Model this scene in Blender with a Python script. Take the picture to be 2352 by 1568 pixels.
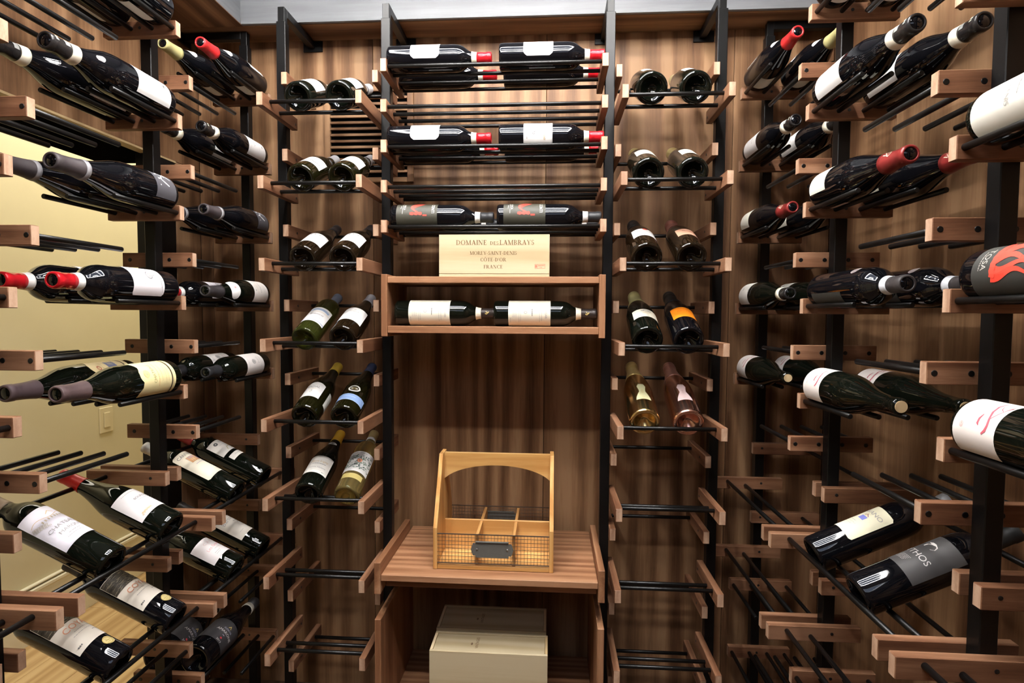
import bpy, bmesh, math, random
from mathutils import Matrix, Vector

random.seed(7)
scene = bpy.context.scene
col = scene.collection
for o in list(bpy.data.objects):
    bpy.data.objects.remove(o)

# ------------------------------------------------------------------ camera
H = 1.35                       # camera height over the floor (m)
cam_d = bpy.data.cameras.new('camera')
cam_d.sensor_width = 36.0
cam_d.lens = 1300.0 / 2352.0 * 36.0
cam_d.clip_start = 0.02
cam = bpy.data.objects.new('camera', cam_d)
col.objects.link(cam)
YAW, PITCH, ROLL = 0.0674, 0.0468, 0.0061
_R = Vector((math.cos(YAW), math.sin(YAW), 0))
_Yc = Vector((-math.sin(YAW), math.cos(YAW), 0))
_F = _Yc * math.cos(PITCH) + Vector((0, 0, -math.sin(PITCH)))
_U = _Yc * math.sin(PITCH) + Vector((0, 0, math.cos(PITCH)))
_R2 = _R * math.cos(ROLL) + _U * math.sin(ROLL)
_U2 = _U * math.cos(ROLL) - _R * math.sin(ROLL)
_m = Matrix((_R2, _U2, -_F)).transposed().to_4x4()
_m.translation = (0, 0, H)
cam.matrix_world = _m
scene.camera = cam

# ------------------------------------------------------------------ world, exposure, light levels
world = bpy.data.worlds.new('world')
scene.world = world
world.use_nodes = True
world.node_tree.nodes['Background'].inputs[0].default_value = (0.75, 0.85, 1.0, 1)
world.node_tree.nodes['Background'].inputs[1].default_value = 0.004
scene.view_settings.view_transform = 'Standard'
scene.view_settings.look = 'None'
scene.view_settings.gamma = 1.0
scene.view_settings.use_curve_mapping = False
scene.view_settings.exposure = 0.0
TUBE_STRENGTH = 138.0           # linear lamps of the cellar ceiling fixture
DIFFUSER_STRENGTH = 1.6
CORRIDOR_STRENGTH = 9.5        # ceiling panel of the corridor
scene.cycles.max_bounces = 8
scene.cycles.use_denoising = True

# ------------------------------------------------------------------ materials
MAT = {}

def new_mat(name):
    m = bpy.data.materials.new(name)
    m.use_nodes = True
    MAT[name] = m
    return m, m.node_tree.nodes, m.node_tree.links, m.node_tree.nodes['Principled BSDF']

def plain(name, rgb, rough=0.5, metal=0.0, spec=0.5, trans=0.0, ior=1.5, coat=0.0, noise=0.0, nscale=60.0):
    m, n, l, b = new_mat(name)
    b.inputs['Base Color'].default_value = (*rgb, 1)
    b.inputs['Roughness'].default_value = rough
    b.inputs['Metallic'].default_value = metal
    b.inputs['Specular IOR Level'].default_value = spec
    b.inputs['Transmission Weight'].default_value = trans
    b.inputs['IOR'].default_value = ior
    b.inputs['Coat Weight'].default_value = coat
    if noise > 0:
        tc = n.new('ShaderNodeTexCoord')
        nz = n.new('ShaderNodeTexNoise')
        nz.inputs['Scale'].default_value = nscale
        nz.inputs['Detail'].default_value = 4
        l.new(tc.outputs['Object'], nz.inputs['Vector'])
        mr = n.new('ShaderNodeMapRange')
        mr.inputs['To Min'].default_value = 1 - noise
        mr.inputs['To Max'].default_value = 1 + noise
        l.new(nz.outputs['Fac'], mr.inputs['Value'])
        mx = n.new('ShaderNodeMix')
        mx.data_type = 'RGBA'
        mx.blend_type = 'MULTIPLY'
        mx.inputs['Factor'].default_value = 1
        mx.inputs['A'].default_value = (*rgb, 1)
        l.new(mr.outputs['Result'], mx.inputs['B'])
        l.new(mx.outputs['Result'], b.inputs['Base Color'])
    return m

def emit(name, rgb, strength):
    m, n, l, b = new_mat(name)
    b.inputs['Base Color'].default_value = (0.8, 0.8, 0.8, 1)
    b.inputs['Emission Color'].default_value = (*rgb, 1)
    b.inputs['Emission Strength'].default_value = strength
    return m

def wood(name, dark, mid, light, axis='Z', scale=1.0, stretch=0.06, rough=0.5, fine=0.35, bump=0.15, spec=0.22):
    """long-grain wood: streaks run along the given object axis"""
    m, n, l, b = new_mat(name)
    tc = n.new('ShaderNodeTexCoord')
    oi = n.new('ShaderNodeObjectInfo')
    mp = n.new('ShaderNodeMapping')
    sc = {'X': (stretch, 1, 1), 'Y': (1, stretch, 1), 'Z': (1, 1, stretch)}[axis]
    mp.inputs['Scale'].default_value = [v * scale for v in sc]
    mul = n.new('ShaderNodeMath'); mul.operation = 'MULTIPLY'; mul.inputs[1].default_value = 37.0
    l.new(oi.outputs['Random'], mul.inputs[0])
    cmb = n.new('ShaderNodeCombineXYZ')
    for i in range(3):
        l.new(mul.outputs[0], cmb.inputs[i])
    l.new(tc.outputs['Object'], mp.inputs['Vector'])
    add = n.new('ShaderNodeVectorMath'); add.operation = 'ADD'
    l.new(mp.outputs['Vector'], add.inputs[0])
    l.new(cmb.outputs['Vector'], add.inputs[1])
    n1 = n.new('ShaderNodeTexNoise')
    n1.inputs['Scale'].default_value = 9
    n1.inputs['Detail'].default_value = 5
    n1.inputs['Distortion'].default_value = 0.9
    l.new(add.outputs['Vector'], n1.inputs['Vector'])
    n2 = n.new('ShaderNodeTexNoise')
    n2.inputs['Scale'].default_value = 130
    n2.inputs['Detail'].default_value = 5
    n2.inputs['Roughness'].default_value = 0.65
    l.new(add.outputs['Vector'], n2.inputs['Vector'])
    w = n.new('ShaderNodeTexWave')
    w.inputs['Scale'].default_value = 4.2
    w.inputs['Distortion'].default_value = 13
    w.inputs['Detail'].default_value = 2
    w.inputs['Detail Scale'].default_value = 0.7
    w.bands_direction = 'X' if axis != 'X' else 'Y'
    l.new(add.outputs['Vector'], w.inputs['Vector'])
    m1 = n.new('ShaderNodeMath'); m1.operation = 'MULTIPLY_ADD'
    m1.inputs[1].default_value = fine
    l.new(n2.outputs['Fac'], m1.inputs[0])
    m2 = n.new('ShaderNodeMath'); m2.operation = 'MULTIPLY_ADD'
    m2.inputs[1].default_value = 0.24
    l.new(w.outputs['Fac'], m2.inputs[0])
    l.new(n1.outputs['Fac'], m2.inputs[2])
    l.new(m2.outputs[0], m1.inputs[2])
    mr = n.new('ShaderNodeMapRange')
    mr.inputs['From Min'].default_value = 0.46 + fine * 0.38
    mr.inputs['From Max'].default_value = 0.78 + fine * 0.62
    l.new(m1.outputs[0], mr.inputs['Value'])
    cr = n.new('ShaderNodeValToRGB')
    cr.color_ramp.elements[0].position = 0.0
    cr.color_ramp.elements[0].color = (*dark, 1)
    cr.color_ramp.elements[1].position = 1.0
    cr.color_ramp.elements[1].color = (*light, 1)
    e = cr.color_ramp.elements.new(0.5)
    e.color = (*mid, 1)
    l.new(mr.outputs['Result'], cr.inputs['Fac'])
    l.new(cr.outputs['Color'], b.inputs['Base Color'])
    b.inputs['Roughness'].default_value = rough
    b.inputs['Specular IOR Level'].default_value = spec
    if bump:
        bp = n.new('ShaderNodeBump')
        bp.inputs['Strength'].default_value = bump
        bp.inputs['Distance'].default_value = 0.001
        l.new(n2.outputs['Fac'], bp.inputs['Height'])
        l.new(bp.outputs['Normal'], b.inputs['Normal'])
    return m

WAL = ((0.080, 0.036, 0.016), (0.180, 0.093, 0.045), (0.300, 0.172, 0.090))
wood('walnut_panel_vertical', *WAL, axis='Z', scale=1.0, stretch=0.05)
wood('walnut_panel_across', *WAL, axis='X', scale=1.0, stretch=0.05)
wood('walnut_panel_depth', *WAL, axis='Y', scale=1.0, stretch=0.05)
wood('fascia_coollit_across', (0.10, 0.105, 0.112), (0.135, 0.14, 0.148), (0.175, 0.18, 0.19), axis='X', stretch=0.05)  # walnut fascias: the grey is cool light put into the wood colour
wood('fascia_coollit_depth', (0.10, 0.105, 0.112), (0.135, 0.14, 0.148), (0.175, 0.18, 0.19), axis='Y', stretch=0.05)
ARM = ((0.115, 0.047, 0.023), (0.180, 0.083, 0.043), (0.25, 0.128, 0.072))
wood('arm_wood', *ARM, axis='Y', scale=3.0, stretch=0.06, fine=0.4)
wood('arm_end_grain', (0.33, 0.190, 0.120), (0.42, 0.262, 0.172), (0.50, 0.330, 0.225), axis='Z', scale=3.0, stretch=0.45, fine=0.5)
SH = ((0.18, 0.078, 0.036), (0.275, 0.130, 0.064), (0.37, 0.195, 0.104))
wood('shelf_wood_across', *SH, axis='X', scale=2.0, stretch=0.05)
wood('shelf_wood_upright', *SH, axis='Z', scale=2.0, stretch=0.05)
wood('shelf_wood_depth', *SH, axis='Y', scale=2.0, stretch=0.05)
wood('pine_across', (0.43, 0.335, 0.19), (0.50, 0.405, 0.25), (0.55, 0.46, 0.30), axis='X', scale=2.0, stretch=0.05, fine=0.15, bump=0.05, rough=0.6)
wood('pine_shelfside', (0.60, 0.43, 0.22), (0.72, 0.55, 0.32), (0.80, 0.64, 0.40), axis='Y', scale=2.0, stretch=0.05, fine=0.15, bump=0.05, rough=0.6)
wood('honey_wood_across', (0.50, 0.25, 0.075), (0.62, 0.35, 0.12), (0.70, 0.43, 0.17), axis='X', scale=2.5, stretch=0.06, fine=0.15, rough=0.35)
wood('honey_wood_upright', (0.50, 0.24, 0.07), (0.62, 0.34, 0.115), (0.70, 0.42, 0.16), axis='Z', scale=2.5, stretch=0.06, fine=0.15, rough=0.35)
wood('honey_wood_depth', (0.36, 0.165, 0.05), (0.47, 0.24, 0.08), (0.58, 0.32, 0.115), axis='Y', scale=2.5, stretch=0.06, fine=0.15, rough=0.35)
wood('oak_floor', (0.42, 0.27, 0.12), (0.52, 0.35, 0.17), (0.60, 0.43, 0.22), axis='Y', scale=1.5, stretch=0.05, fine=0.2)
wood('dark_floor_wood', (0.05, 0.028, 0.018), (0.09, 0.05, 0.03), (0.13, 0.075, 0.045), axis='Y', scale=1.5, stretch=0.05)
plain('black_steel', (0.0032, 0.0030, 0.0030), rough=0.36, spec=0.22, noise=0.15, nscale=300)
plain('black_rod', (0.0035, 0.0032, 0.0030), rough=0.34, spec=0.28, noise=0.2, nscale=400)
plain('matte_black', (0.003, 0.003, 0.003), rough=0.9, spec=0.0, noise=0.1)
plain('bolt_dark', (0.006, 0.005, 0.005), rough=0.5, noise=0.1)
plain('steel_wire', (0.16, 0.14, 0.13), rough=0.4, metal=0.8, noise=0.1)
plain('plaque_metal', (0.10, 0.10, 0.09), rough=0.5, metal=0.0, noise=0.15, nscale=150)
plain('rivet', (0.25, 0.24, 0.22), rough=0.35, metal=0.8, noise=0.05)
plain('ceiling_paint', (0.55, 0.57, 0.60), rough=0.8, noise=0.03, nscale=20)
plain('yellow_wall_paint', (0.64, 0.58, 0.395), rough=0.7, noise=0.03, nscale=12)
plain('white_trim_paint', (0.76, 0.72, 0.58), rough=0.5, noise=0.03)
plain('switch_plastic', (0.70, 0.62, 0.42), rough=0.4, noise=0.02)
plain('tan_edge', (0.42, 0.30, 0.15), rough=0.6, noise=0.08)
emit('lamp_tube', (1.0, 0.97, 0.93), TUBE_STRENGTH)
emit('dim_lamp_tube', (0.92, 0.96, 1.0), TUBE_STRENGTH * 0.045)
emit('lamp_diffuser', (0.45, 0.62, 1.0), DIFFUSER_STRENGTH)
emit('corridor_lamp', (1.0, 0.93, 0.78), CORRIDOR_STRENGTH)
plain('white_housing', (0.7, 0.7, 0.72), rough=0.4, noise=0.02)
# glass and wine
plain('dark_glass', (0.0028, 0.0038, 0.0024), rough=0.035, spec=0.42)
plain('black_glass', (0.003, 0.003, 0.004), rough=0.03, spec=0.42)
plain('brown_glass', (0.008, 0.0045, 0.002), rough=0.04, spec=0.42)
plain('olive_glass', (0.0060, 0.0055, 0.0014), rough=0.035, spec=0.42)
plain('green_wine_glass', (0.13, 0.16, 0.03), rough=0.03, trans=0.88, ior=1.36, noise=0.05)
plain('white_wine_glass', (0.80, 0.66, 0.26), rough=0.02, trans=0.92, ior=1.36, noise=0.05)
plain('gold_mirror', (0.86, 0.64, 0.28), rough=0.20, metal=1.0, noise=0.05)
plain('rose_mirror', (0.86, 0.50, 0.40), rough=0.20, metal=1.0, noise=0.05)

_pm = {}

def paint(rgb, rough=0.55, metal=0.0):
    """paper, foil and print colours"""
    key = (tuple(round(c, 3) for c in rgb), rough, metal)
    if key not in _pm:
        _pm[key] = plain('print_%d' % len(_pm), rgb, rough=rough, metal=metal, spec=0.35, noise=0.025, nscale=90)
    return _pm[key]

WHITE = (0.74, 0.72, 0.70)
CREAM = (0.80, 0.74, 0.60)
YELLOW = (0.78, 0.68, 0.36)
GREY = (0.14, 0.135, 0.135)
LGREY = (0.36, 0.345, 0.335)
BLACK = (0.02, 0.02, 0.02)
REDC = (0.58, 0.012, 0.02)
REDP = (0.60, 0.07, 0.05)
GOLD = (0.55, 0.38, 0.12)
TAN = (0.60, 0.44, 0.24)

# ------------------------------------------------------------------ mesh helpers
def mesh_obj(name, verts, faces, mats, parent=None, fmat=None, smooth=False):
    me = bpy.data.meshes.new(name)
    me.from_pydata(verts, [], faces)
    for m in (mats if isinstance(mats, (list, tuple)) else [mats]):
        me.materials.append(MAT[m] if isinstance(m, str) else m)
    if fmat:
        me.polygons.foreach_set('material_index', fmat)
    if smooth:
        me.polygons.foreach_set('use_smooth', [True] * len(me.polygons))
    me.update()
    return link(name, me, parent)

def link(name, me, parent=None):
    o = bpy.data.objects.new(name, me)
    col.objects.link(o)
    if parent is not None:
        o.parent = parent
    return o

def empty(name, loc=(0, 0, 0)):
    o = bpy.data.objects.new(name, None)
    o.empty_display_size = 0.05
    o.location = loc
    col.objects.link(o)
    return o

def tag(o, label=None, cat=None, group=None, kind=None):
    if label: o['label'] = label
    if cat: o['category'] = cat
    if group: o['group'] = group
    if kind: o['kind'] = kind
    return o

def box_data(x0, x1, y0, y1, z0, z1):
    v = [(x0, y0, z0), (x1, y0, z0), (x1, y1, z0), (x0, y1, z0), (x0, y0, z1), (x1, y0, z1), (x1, y1, z1), (x0, y1, z1)]
    f = [(0, 3, 2, 1), (4, 5, 6, 7), (0, 1, 5, 4), (1, 2, 6, 5), (2, 3, 7, 6), (3, 0, 4, 7)]
    return v, f

def bevel_box_mesh(name, sx, sy, sz, mats, bev=0.0012, end_axis=None):
    """box centred on its origin; faces across end_axis take the second material"""
    bm = bmesh.new()
    v, f = box_data(-sx / 2, sx / 2, -sy / 2, sy / 2, -sz / 2, sz / 2)
    vs = [bm.verts.new(p) for p in v]
    for q in f:
        bm.faces.new([vs[i] for i in q])
    if bev:
        bmesh.ops.bevel(bm, geom=list(bm.edges), offset=bev, segments=1, affect='EDGES', clamp_overlap=True)
    bm.normal_update()
    if end_axis is not None:
        for fc in bm.faces:
            if abs(fc.normal[end_axis]) > 0.9:
                fc.material_index = 1
    me = bpy.data.meshes.new(name)
    bm.to_mesh(me)
    bm.free()
    for m in mats:
        me.materials.append(MAT[m])
    return me

_bb = {}

def slab(name, x0, x1, y0, y1, z0, z1, mat, parent=None, bev=0.0012):
    """bevelled board between two corners, origin at its middle"""
    key = (round(x1 - x0, 4), round(y1 - y0, 4), round(z1 - z0, 4), mat, bev)
    if key not in _bb:
        _bb[key] = bevel_box_mesh(name, x1 - x0, y1 - y0, z1 - z0, [mat], bev)
    o = link(name, _bb[key], parent)
    o.location = ((x0 + x1) / 2, (y0 + y1) / 2, (z0 + z1) / 2)
    return o

def under(o, parent):
    """parent o while keeping where it stands (parents are unrotated)"""
    o.parent = parent
    o.location = o.location - parent_loc(parent)
    return o

def parent_loc(p):
    l = Vector(p.location)
    while p.parent is not None:
        p = p.parent
        l = l + p.location
    return l

def tube_mesh(name, length, r, mat, n=14):
    """round bar along +Y starting at its origin, small chamfer at both ends"""
    v, f = [], []
    rings = [(0, r * 0.75), (0.0012, r), (length - 0.0012, r), (length, r * 0.75)]
    for y, rr in rings:
        for i in range(n):
            a = 2 * math.pi * i / n
            v.append((rr * math.cos(a), y, rr * math.sin(a)))
    for k in range(len(rings) - 1):
        for i in range(n):
            j = (i + 1) % n
            f.append((k * n + i, (k + 1) * n + i, (k + 1) * n + j, k * n + j))
    f.append(tuple(range(n)))
    f.append(tuple(reversed(range((len(rings) - 1) * n, len(rings) * n))))
    me = bpy.data.meshes.new(name)
    me.from_pydata(v, [], f)
    me.materials.append(MAT[mat])
    for p in me.polygons:
        p.use_smooth = len(p.vertices) == 4
    me.update()
    return me

def lathe_data(profile, n=40):
    """profile = [(z, r)]; r = 0 gives a pole"""
    v, f, rows = [], [], []
    for z, r in profile:
        if r <= 1e-6:
            rows.append([len(v)])
            v.append((0, 0, z))
        else:
            rows.append(list(range(len(v), len(v) + n)))
            for i in range(n):
                a = 2 * math.pi * i / n
                v.append((r * math.cos(a), r * math.sin(a), z))
    for a, b in zip(rows, rows[1:]):
        for i in range(n):
            j = (i + 1) % n
            if len(a) == 1 and len(b) == 1:
                continue
            if len(a) == 1:
                f.append((a[0], b[j], b[i]))
            elif len(b) == 1:
                f.append((a[i], a[j], b[0]))
            else:
                f.append((a[i], a[j], b[j], b[i]))
    return v, f

_txt = {}

def text_geo(s):
    """flat outline of a string, centred, letter height about 0.7 for size 1"""
    if s in _txt:
        return _txt[s]
    cu = bpy.data.curves.new('lettering', 'FONT')
    cu.body = s
    cu.size = 1.0
    cu.align_x = 'CENTER'
    cu.resolution_u = 3
    o = bpy.data.objects.new('lettering', cu)
    col.objects.link(o)
    dg = bpy.context.evaluated_depsgraph_get()
    me = o.evaluated_get(dg).to_mesh()
    v = [(p.co.x, p.co.y - 0.34) for p in me.vertices]
    f = [tuple(p.vertices) for p in me.polygons]
    o.evaluated_get(dg).to_mesh_clear()
    bpy.data.objects.remove(o)
    bpy.data.curves.remove(cu)
    _txt[s] = (v, f)
    return _txt[s]

class Print:
    """flat marks (s across, z up) gathered by colour, later wrapped onto a surface"""
    def __init__(self):
        self.v, self.f, self.fm, self.mats, self.lay, self.n = [], [], [], [], [], 0
    def slot(self, c):
        m = paint(c) if isinstance(c, tuple) else MAT[c]
        if m not in self.mats:
            self.mats.append(m)
        return self.mats.index(m)
    def poly(self, pts, faces, c):
        b = len(self.v)
        k = self.slot(c)
        self.v += pts
        self.n += 1
        self.lay += [min(self.n, 60) * 0.000012] * len(pts)
        for q in faces:
            self.f.append(tuple(b + i for i in q))
            self.fm.append(k)
    def text(self, t, s, z, size, c, xs=1.0, rot=0.0):
        v, f = text_geo(t)
        ca, sa = math.cos(rot), math.sin(rot)
        self.poly([(s + size * (x * xs * ca - y * sa), z + size * (x * xs * sa + y * ca)) for x, y in v], f, c)
    def rect(self, s0, z0, s1, z1, c):
        n = max(1, int(abs(s1 - s0) / 0.005))
        pts = []
        for i in range(n + 1):
            s = s0 + (s1 - s0) * i / n
            pts += [(s, z0), (s, z1)]
        self.poly(pts, [(2 * i, 2 * i + 2, 2 * i + 3, 2 * i + 1) for i in range(n)], c)
    def ring(self, s, z, rs, rz, c, inner=0.0, n=20):
        pts = []
        for i in range(n):
            a = 2 * math.pi * i / n
            pts += [(s + rs * math.cos(a), z + rz * math.sin(a)), (s + rs * inner * math.cos(a), z + rz * inner * math.sin(a))]
        self.poly(pts, [(2 * i, (2 * i + 2) % (2 * n), (2 * i + 3) % (2 * n), 2 * i + 1) for i in range(n)], c)
    def ribbon(self, path, c):
        """path of (s, z, half width)"""
        pts = []
        for i, (s, z, w) in enumerate(path):
            a = path[max(0, i - 1)]
            b = path[min(len(path) - 1, i + 1)]
            d = math.hypot(b[0] - a[0], b[1] - a[1]) or 1
            nx, nz = -(b[1] - a[1]) / d, (b[0] - a[0]) / d
            pts += [(s + nx * w, z + nz * w), (s - nx * w, z - nz * w)]
        self.poly(pts, [(2 * i, 2 * i + 1, 2 * i + 3, 2 * i + 2) for i in range(len(path) - 1)], c)
    def line(self, z, s0, s1, h, c, rnd=random.Random(3)):
        """an illegible line of small print"""
        s = s0
        while s < s1:
            w = rnd.uniform(0.0015, 0.005)
            self.rect(s, z, min(s + w, s1), z + h, c)
            s += w + 0.0009
    def wrap(self, name, rfun, R, parent, lift=0.0009):
        vv = []
        for (s, z), e in zip(self.v, self.lay):
            a = s / R
            r = rfun(z) + lift + e
            vv.append((r * math.cos(a), r * math.sin(a), z))
        return mesh_obj(name, vv, self.f, self.mats, parent, self.fm)
    def flat(self, name, fn, parent):
        return mesh_obj(name, [fn(s, z) for s, z in self.v], self.f, self.mats, parent, self.fm)

# ------------------------------------------------------------------ the setting
P = 0.2286                     # full level pitch of the racks (9 in)
Z0 = H + 0.711                 # top level
def LV(k):
    return Z0 - k * P
XL, XR, YB, YN = -1.25, 0.92, 1.96, -2.70     # inner faces of the cellar
ZS, ZC = H + 0.945, H + 1.30                   # soffit underside, ceiling

def struct(o, label, cat):
    return tag(o, label, cat, kind='structure')

# back wall: veneer boards side by side on a backing
wb = slab('wall_back', XL - 0.05, XR + 0.05, YB + 0.012, YB + 0.09, 0, ZC, 'matte_black', bev=0)
struct(wb, 'walnut veneer wall behind the wine racks', 'wall')
seams = [XL, -1.205, -0.62, -0.02, 0.60, XR]
for a, b in zip(seams, seams[1:]):
    under(slab('wall_panel', a + 0.0008, b - 0.0008, YB, YB + 0.012, 0, ZC, 'walnut_panel_vertical', bev=0.0008), wb)
# right wall
wr = slab('wall_right', XR + 0.012, XR + 0.09, YN, YB + 0.09, 0, ZC, 'matte_black', bev=0)
struct(wr, 'walnut veneer wall behind the right wine rack', 'wall')
ys = [YN, -2.0, -1.38, -0.75, -0.15, 0.45, 1.06, 1.61, YB]
for a, b in zip(ys, ys[1:]):
    under(slab('wall_panel', XR, XR + 0.012, a + 0.0008, b - 0.0008, 0, ZC, 'walnut_panel_vertical', bev=0.0008), wr)
# left wall: wood header over a wide opening, a narrow strip at the corner
ZH = H + 0.503
wl = slab('wall_left', XL - 0.03, XL, YN, YB, ZH, ZC, 'walnut_panel_vertical', bev=0.001)
struct(wl, 'walnut header panel over the opening on the left', 'wall')
t = slab('trim_1', XL - 0.032, XL + 0.002, YN, 1.83, ZH - 0.006, ZH, 'tan_edge', bev=0)
struct(t, 'tan lower edge of the walnut header panel on the left', 'trim')
t = slab('trim_2', XL - 0.255, XL - 0.033, YN, 1.83, ZH - 0.004, ZH + 0.10, 'matte_black', bev=0)
struct(t, 'black door track along the top of the left opening', 'trim')
t = slab('trim_3', XL - 0.045, XL, 1.705, 1.826, 0, ZH - 0.007, 'black_steel', bev=0.001)
struct(t, 'black metal jamb at the far end of the left opening', 'trim')
t = slab('wall_left_strip', XL - 0.04, XL, 1.828, YB, 0, ZH - 0.001, 'walnut_panel_vertical', bev=0.001)
struct(t, 'narrow walnut strip between the black jamb and the back corner', 'wall')
t = slab('wall_left_near', XL - 0.09, XL, YN, -0.5, 0, ZH - 0.008, 'walnut_panel_vertical', bev=0.001)
struct(t, 'walnut wall beside the camera at the near end of the opening', 'wall')
t = slab('wall_near', XL - 0.05, XR + 0.05, YN - 0.05, YN, 0, ZC, 'walnut_panel_vertical', bev=0)
struct(t, 'walnut wall behind the camera', 'wall')
t = slab('floor', XL, XR + 0.05, YN, YB, -0.03, 0, 'dark_floor_wood', bev=0)
struct(t, 'dark wood floor of the wine cellar', 'floor')
t = slab('ceiling', XL - 0.26, XR + 0.1, YN - 0.05, YB + 0.1, ZC, ZC + 0.04, 'ceiling_paint', bev=0)
struct(t, 'pale ceiling inside the tray above the racks', 'ceiling')
# soffits with walnut fascias, cool light painted into them as pale grey
def soffit(n, x0, x1, y0, y1, under_mat, lab):
    o = slab('trim_%d' % n, x0, x1, y0, y1, ZS, ZS + 0.02, under_mat, bev=0.0008)
    struct(o, lab, 'soffit')
    return o
s1 = soffit(4, XL, XR, 1.850, YB, 'walnut_panel_across', 'walnut soffit strip along the top of the back wall')
s2 = soffit(5, XL, -1.022, YN, 1.850, 'walnut_panel_depth', 'walnut soffit strip along the top of the left side')
s3 = soffit(6, 0.86, XR, YN, 1.850, 'walnut_panel_depth', 'walnut soffit strip along the top of the right side')
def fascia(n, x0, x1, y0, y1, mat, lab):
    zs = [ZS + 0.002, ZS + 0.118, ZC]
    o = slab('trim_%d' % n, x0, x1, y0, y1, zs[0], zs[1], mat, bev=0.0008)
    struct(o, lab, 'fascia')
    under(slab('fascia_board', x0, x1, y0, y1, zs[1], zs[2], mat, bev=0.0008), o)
fascia(7, -1.034, 0.86, 1.838, 1.850, 'fascia_coollit_across', 'fascia boards above the back soffit, cool light painted in as pale grey')
fascia(8, -1.034, -1.022, YN, 1.838, 'fascia_coollit_depth', 'fascia boards above the left soffit, cool light painted in as pale grey')
fascia(9, 0.86, 0.872, YN, 1.838, 'fascia_coollit_depth', 'fascia boards above the right soffit, cool light painted in as pale grey')
# corridor beyond the opening
XC = -2.11
t = slab('wall_corridor', XC - 0.05, XC, -1.5, 4.6, 0, ZC, 'yellow_wall_paint', bev=0)
struct(t, 'cream yellow corridor wall beyond the left opening', 'wall')
bb = slab('baseboard_corridor', XC, XC + 0.014, -1.5, 4.6, 0, 0.215, 'white_trim_paint', bev=0.001)
struct(bb, 'tall cream baseboard of the corridor', 'baseboard')
under(slab('baseboard_cap', XC, XC + 0.020, -1.5, 4.6, 0.203, 0.222, 'white_trim_paint', bev=0.004), bb)
under(slab('baseboard_bead', XC, XC + 0.017, -1.5, 4.6, 0.228, 0.238, 'white_trim_paint', bev=0.003), bb)
fl = slab('floor_corridor', XC, XL, -1.5, 4.6, -0.03, -0.004, 'matte_black', bev=0)
struct(fl, 'light oak plank floor of the corridor', 'floor')
for i in range(5):
    x0 = XC + (XL - XC) / 5 * i
    off = (i % 2) * 0.6
    for j in range(5):
        y0 = -1.5 + j * 1.3 - off
        a, b = max(y0, -1.5), min(y0 + 1.3, 4.6)
        if b - a > 0.05:
            under(slab('floor_plank', x0 + 0.0006, x0 + (XL - XC) / 5 - 0.0006, a + 0.0006, b - 0.0006, -0.004, 0, 'oak_floor', bev=0.0006), fl)
t = slab('wall_corridor_end', XC - 0.05, XL, 4.6, 4.65, 0, ZC, 'yellow_wall_paint', bev=0)
struct(t, 'cream yellow wall closing the far end of the corridor', 'wall')
t = slab('wall_corridor_side', XL - 0.04, XL, YB + 0.1, 4.6, 0, ZC, 'yellow_wall_paint', bev=0)
struct(t, 'cream yellow corridor wall behind the cellar corner', 'wall')
t = slab('ceiling_corridor', XC - 0.05, XL - 0.26, -1.5, 4.65, ZC, ZC + 0.04, 'white_housing', bev=0)
struct(t, 'white corridor ceiling', 'ceiling')
sw = empty('light_switch', (XC, 2.54, H - 0.51))
tag(sw, 'cream light switch plate on the yellow corridor wall', 'switch')
under(slab('switch_plate', XC, XC + 0.006, 2.50, 2.58, H - 0.57, H - 0.45, 'switch_plastic', bev=0.002), sw)
under(slab('rocker', XC + 0.006, XC + 0.010, 2.522, 2.558, H - 0.545, H - 0.475, 'switch_plastic', bev=0.001), sw)
# corridor lamp
cl = empty('corridor_ceiling_panel', (-1.72, 1.6, ZC))
tag(cl, 'flat lit ceiling panel of the corridor', 'lamp')
under(slab('panel_frame', -1.98, -1.46, 0.2, 3.4, ZC - 0.02, ZC - 0.001, 'white_housing', bev=0.002), cl)
under(slab('panel_diffuser', -1.96, -1.48, 0.22, 3.38, ZC - 0.024, ZC - 0.0205, 'corridor_lamp', bev=0), cl)
# cellar fixtures: square rings of linear lamps around a pale blue panel
def ring_light(fx, y0, y1, half, label, tube='lamp_tube'):
    lf = empty('ceiling_light', (fx, (y0 + y1) / 2, ZC))
    tag(lf, label, 'lamp')
    w, z0, z1 = 0.018, ZC - 0.045, ZC - 0.030
    under(slab('housing', fx - half - 0.049, fx + half + 0.049, y0 - 0.049, y1 + 0.049, ZC - 0.026, ZC - 0.001, 'white_housing', bev=0.002), lf)
    under(slab('panel', fx - half + 0.03, fx + half - 0.03, y0 + 0.03, y1 - 0.03, ZC - 0.030, ZC - 0.0265, 'lamp_diffuser', bev=0), lf)
    m = 0.045  # skirts added out of view to block sideways lamp light from the fascias
    for a, b in ((y0 - m - 0.004, y0 - m), (y1 + m, y1 + m + 0.004)):
        under(slab('blocking_skirt', fx - half - m - 0.004, fx + half + m + 0.004, a, b, ZC - 0.066, ZC - 0.0262, 'white_housing', bev=0), lf)
    for a, b in ((fx - half - m - 0.004, fx - half - m), (fx + half + m, fx + half + m + 0.004)):
        under(slab('blocking_skirt', a, b, y0 - m, y1 + m, ZC - 0.066, ZC - 0.0262, 'white_housing', bev=0), lf)
    for y in (y0, y1):
        under(slab('lamp_tube', fx - half, fx + half, y - w, y + w, z0, z1, tube, bev=0), lf)
    for q in (0.34, 0.66):
        y = y0 + (y1 - y0) * q
        under(slab('thin_lamp', fx - half + 0.03, fx + half - 0.03, y - 0.006, y + 0.006, z0, z1, tube, bev=0), lf)
    for x in (fx - half, fx + half):
        under(slab('lamp_tube', x - w, x + w, y0 + w + 0.002, y1 - w - 0.002, z0, z1, tube, bev=0), lf)
ring_light(-0.18, 0.34, 1.38, 0.50, 'square ring ceiling light in the tray above the racks')
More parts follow.
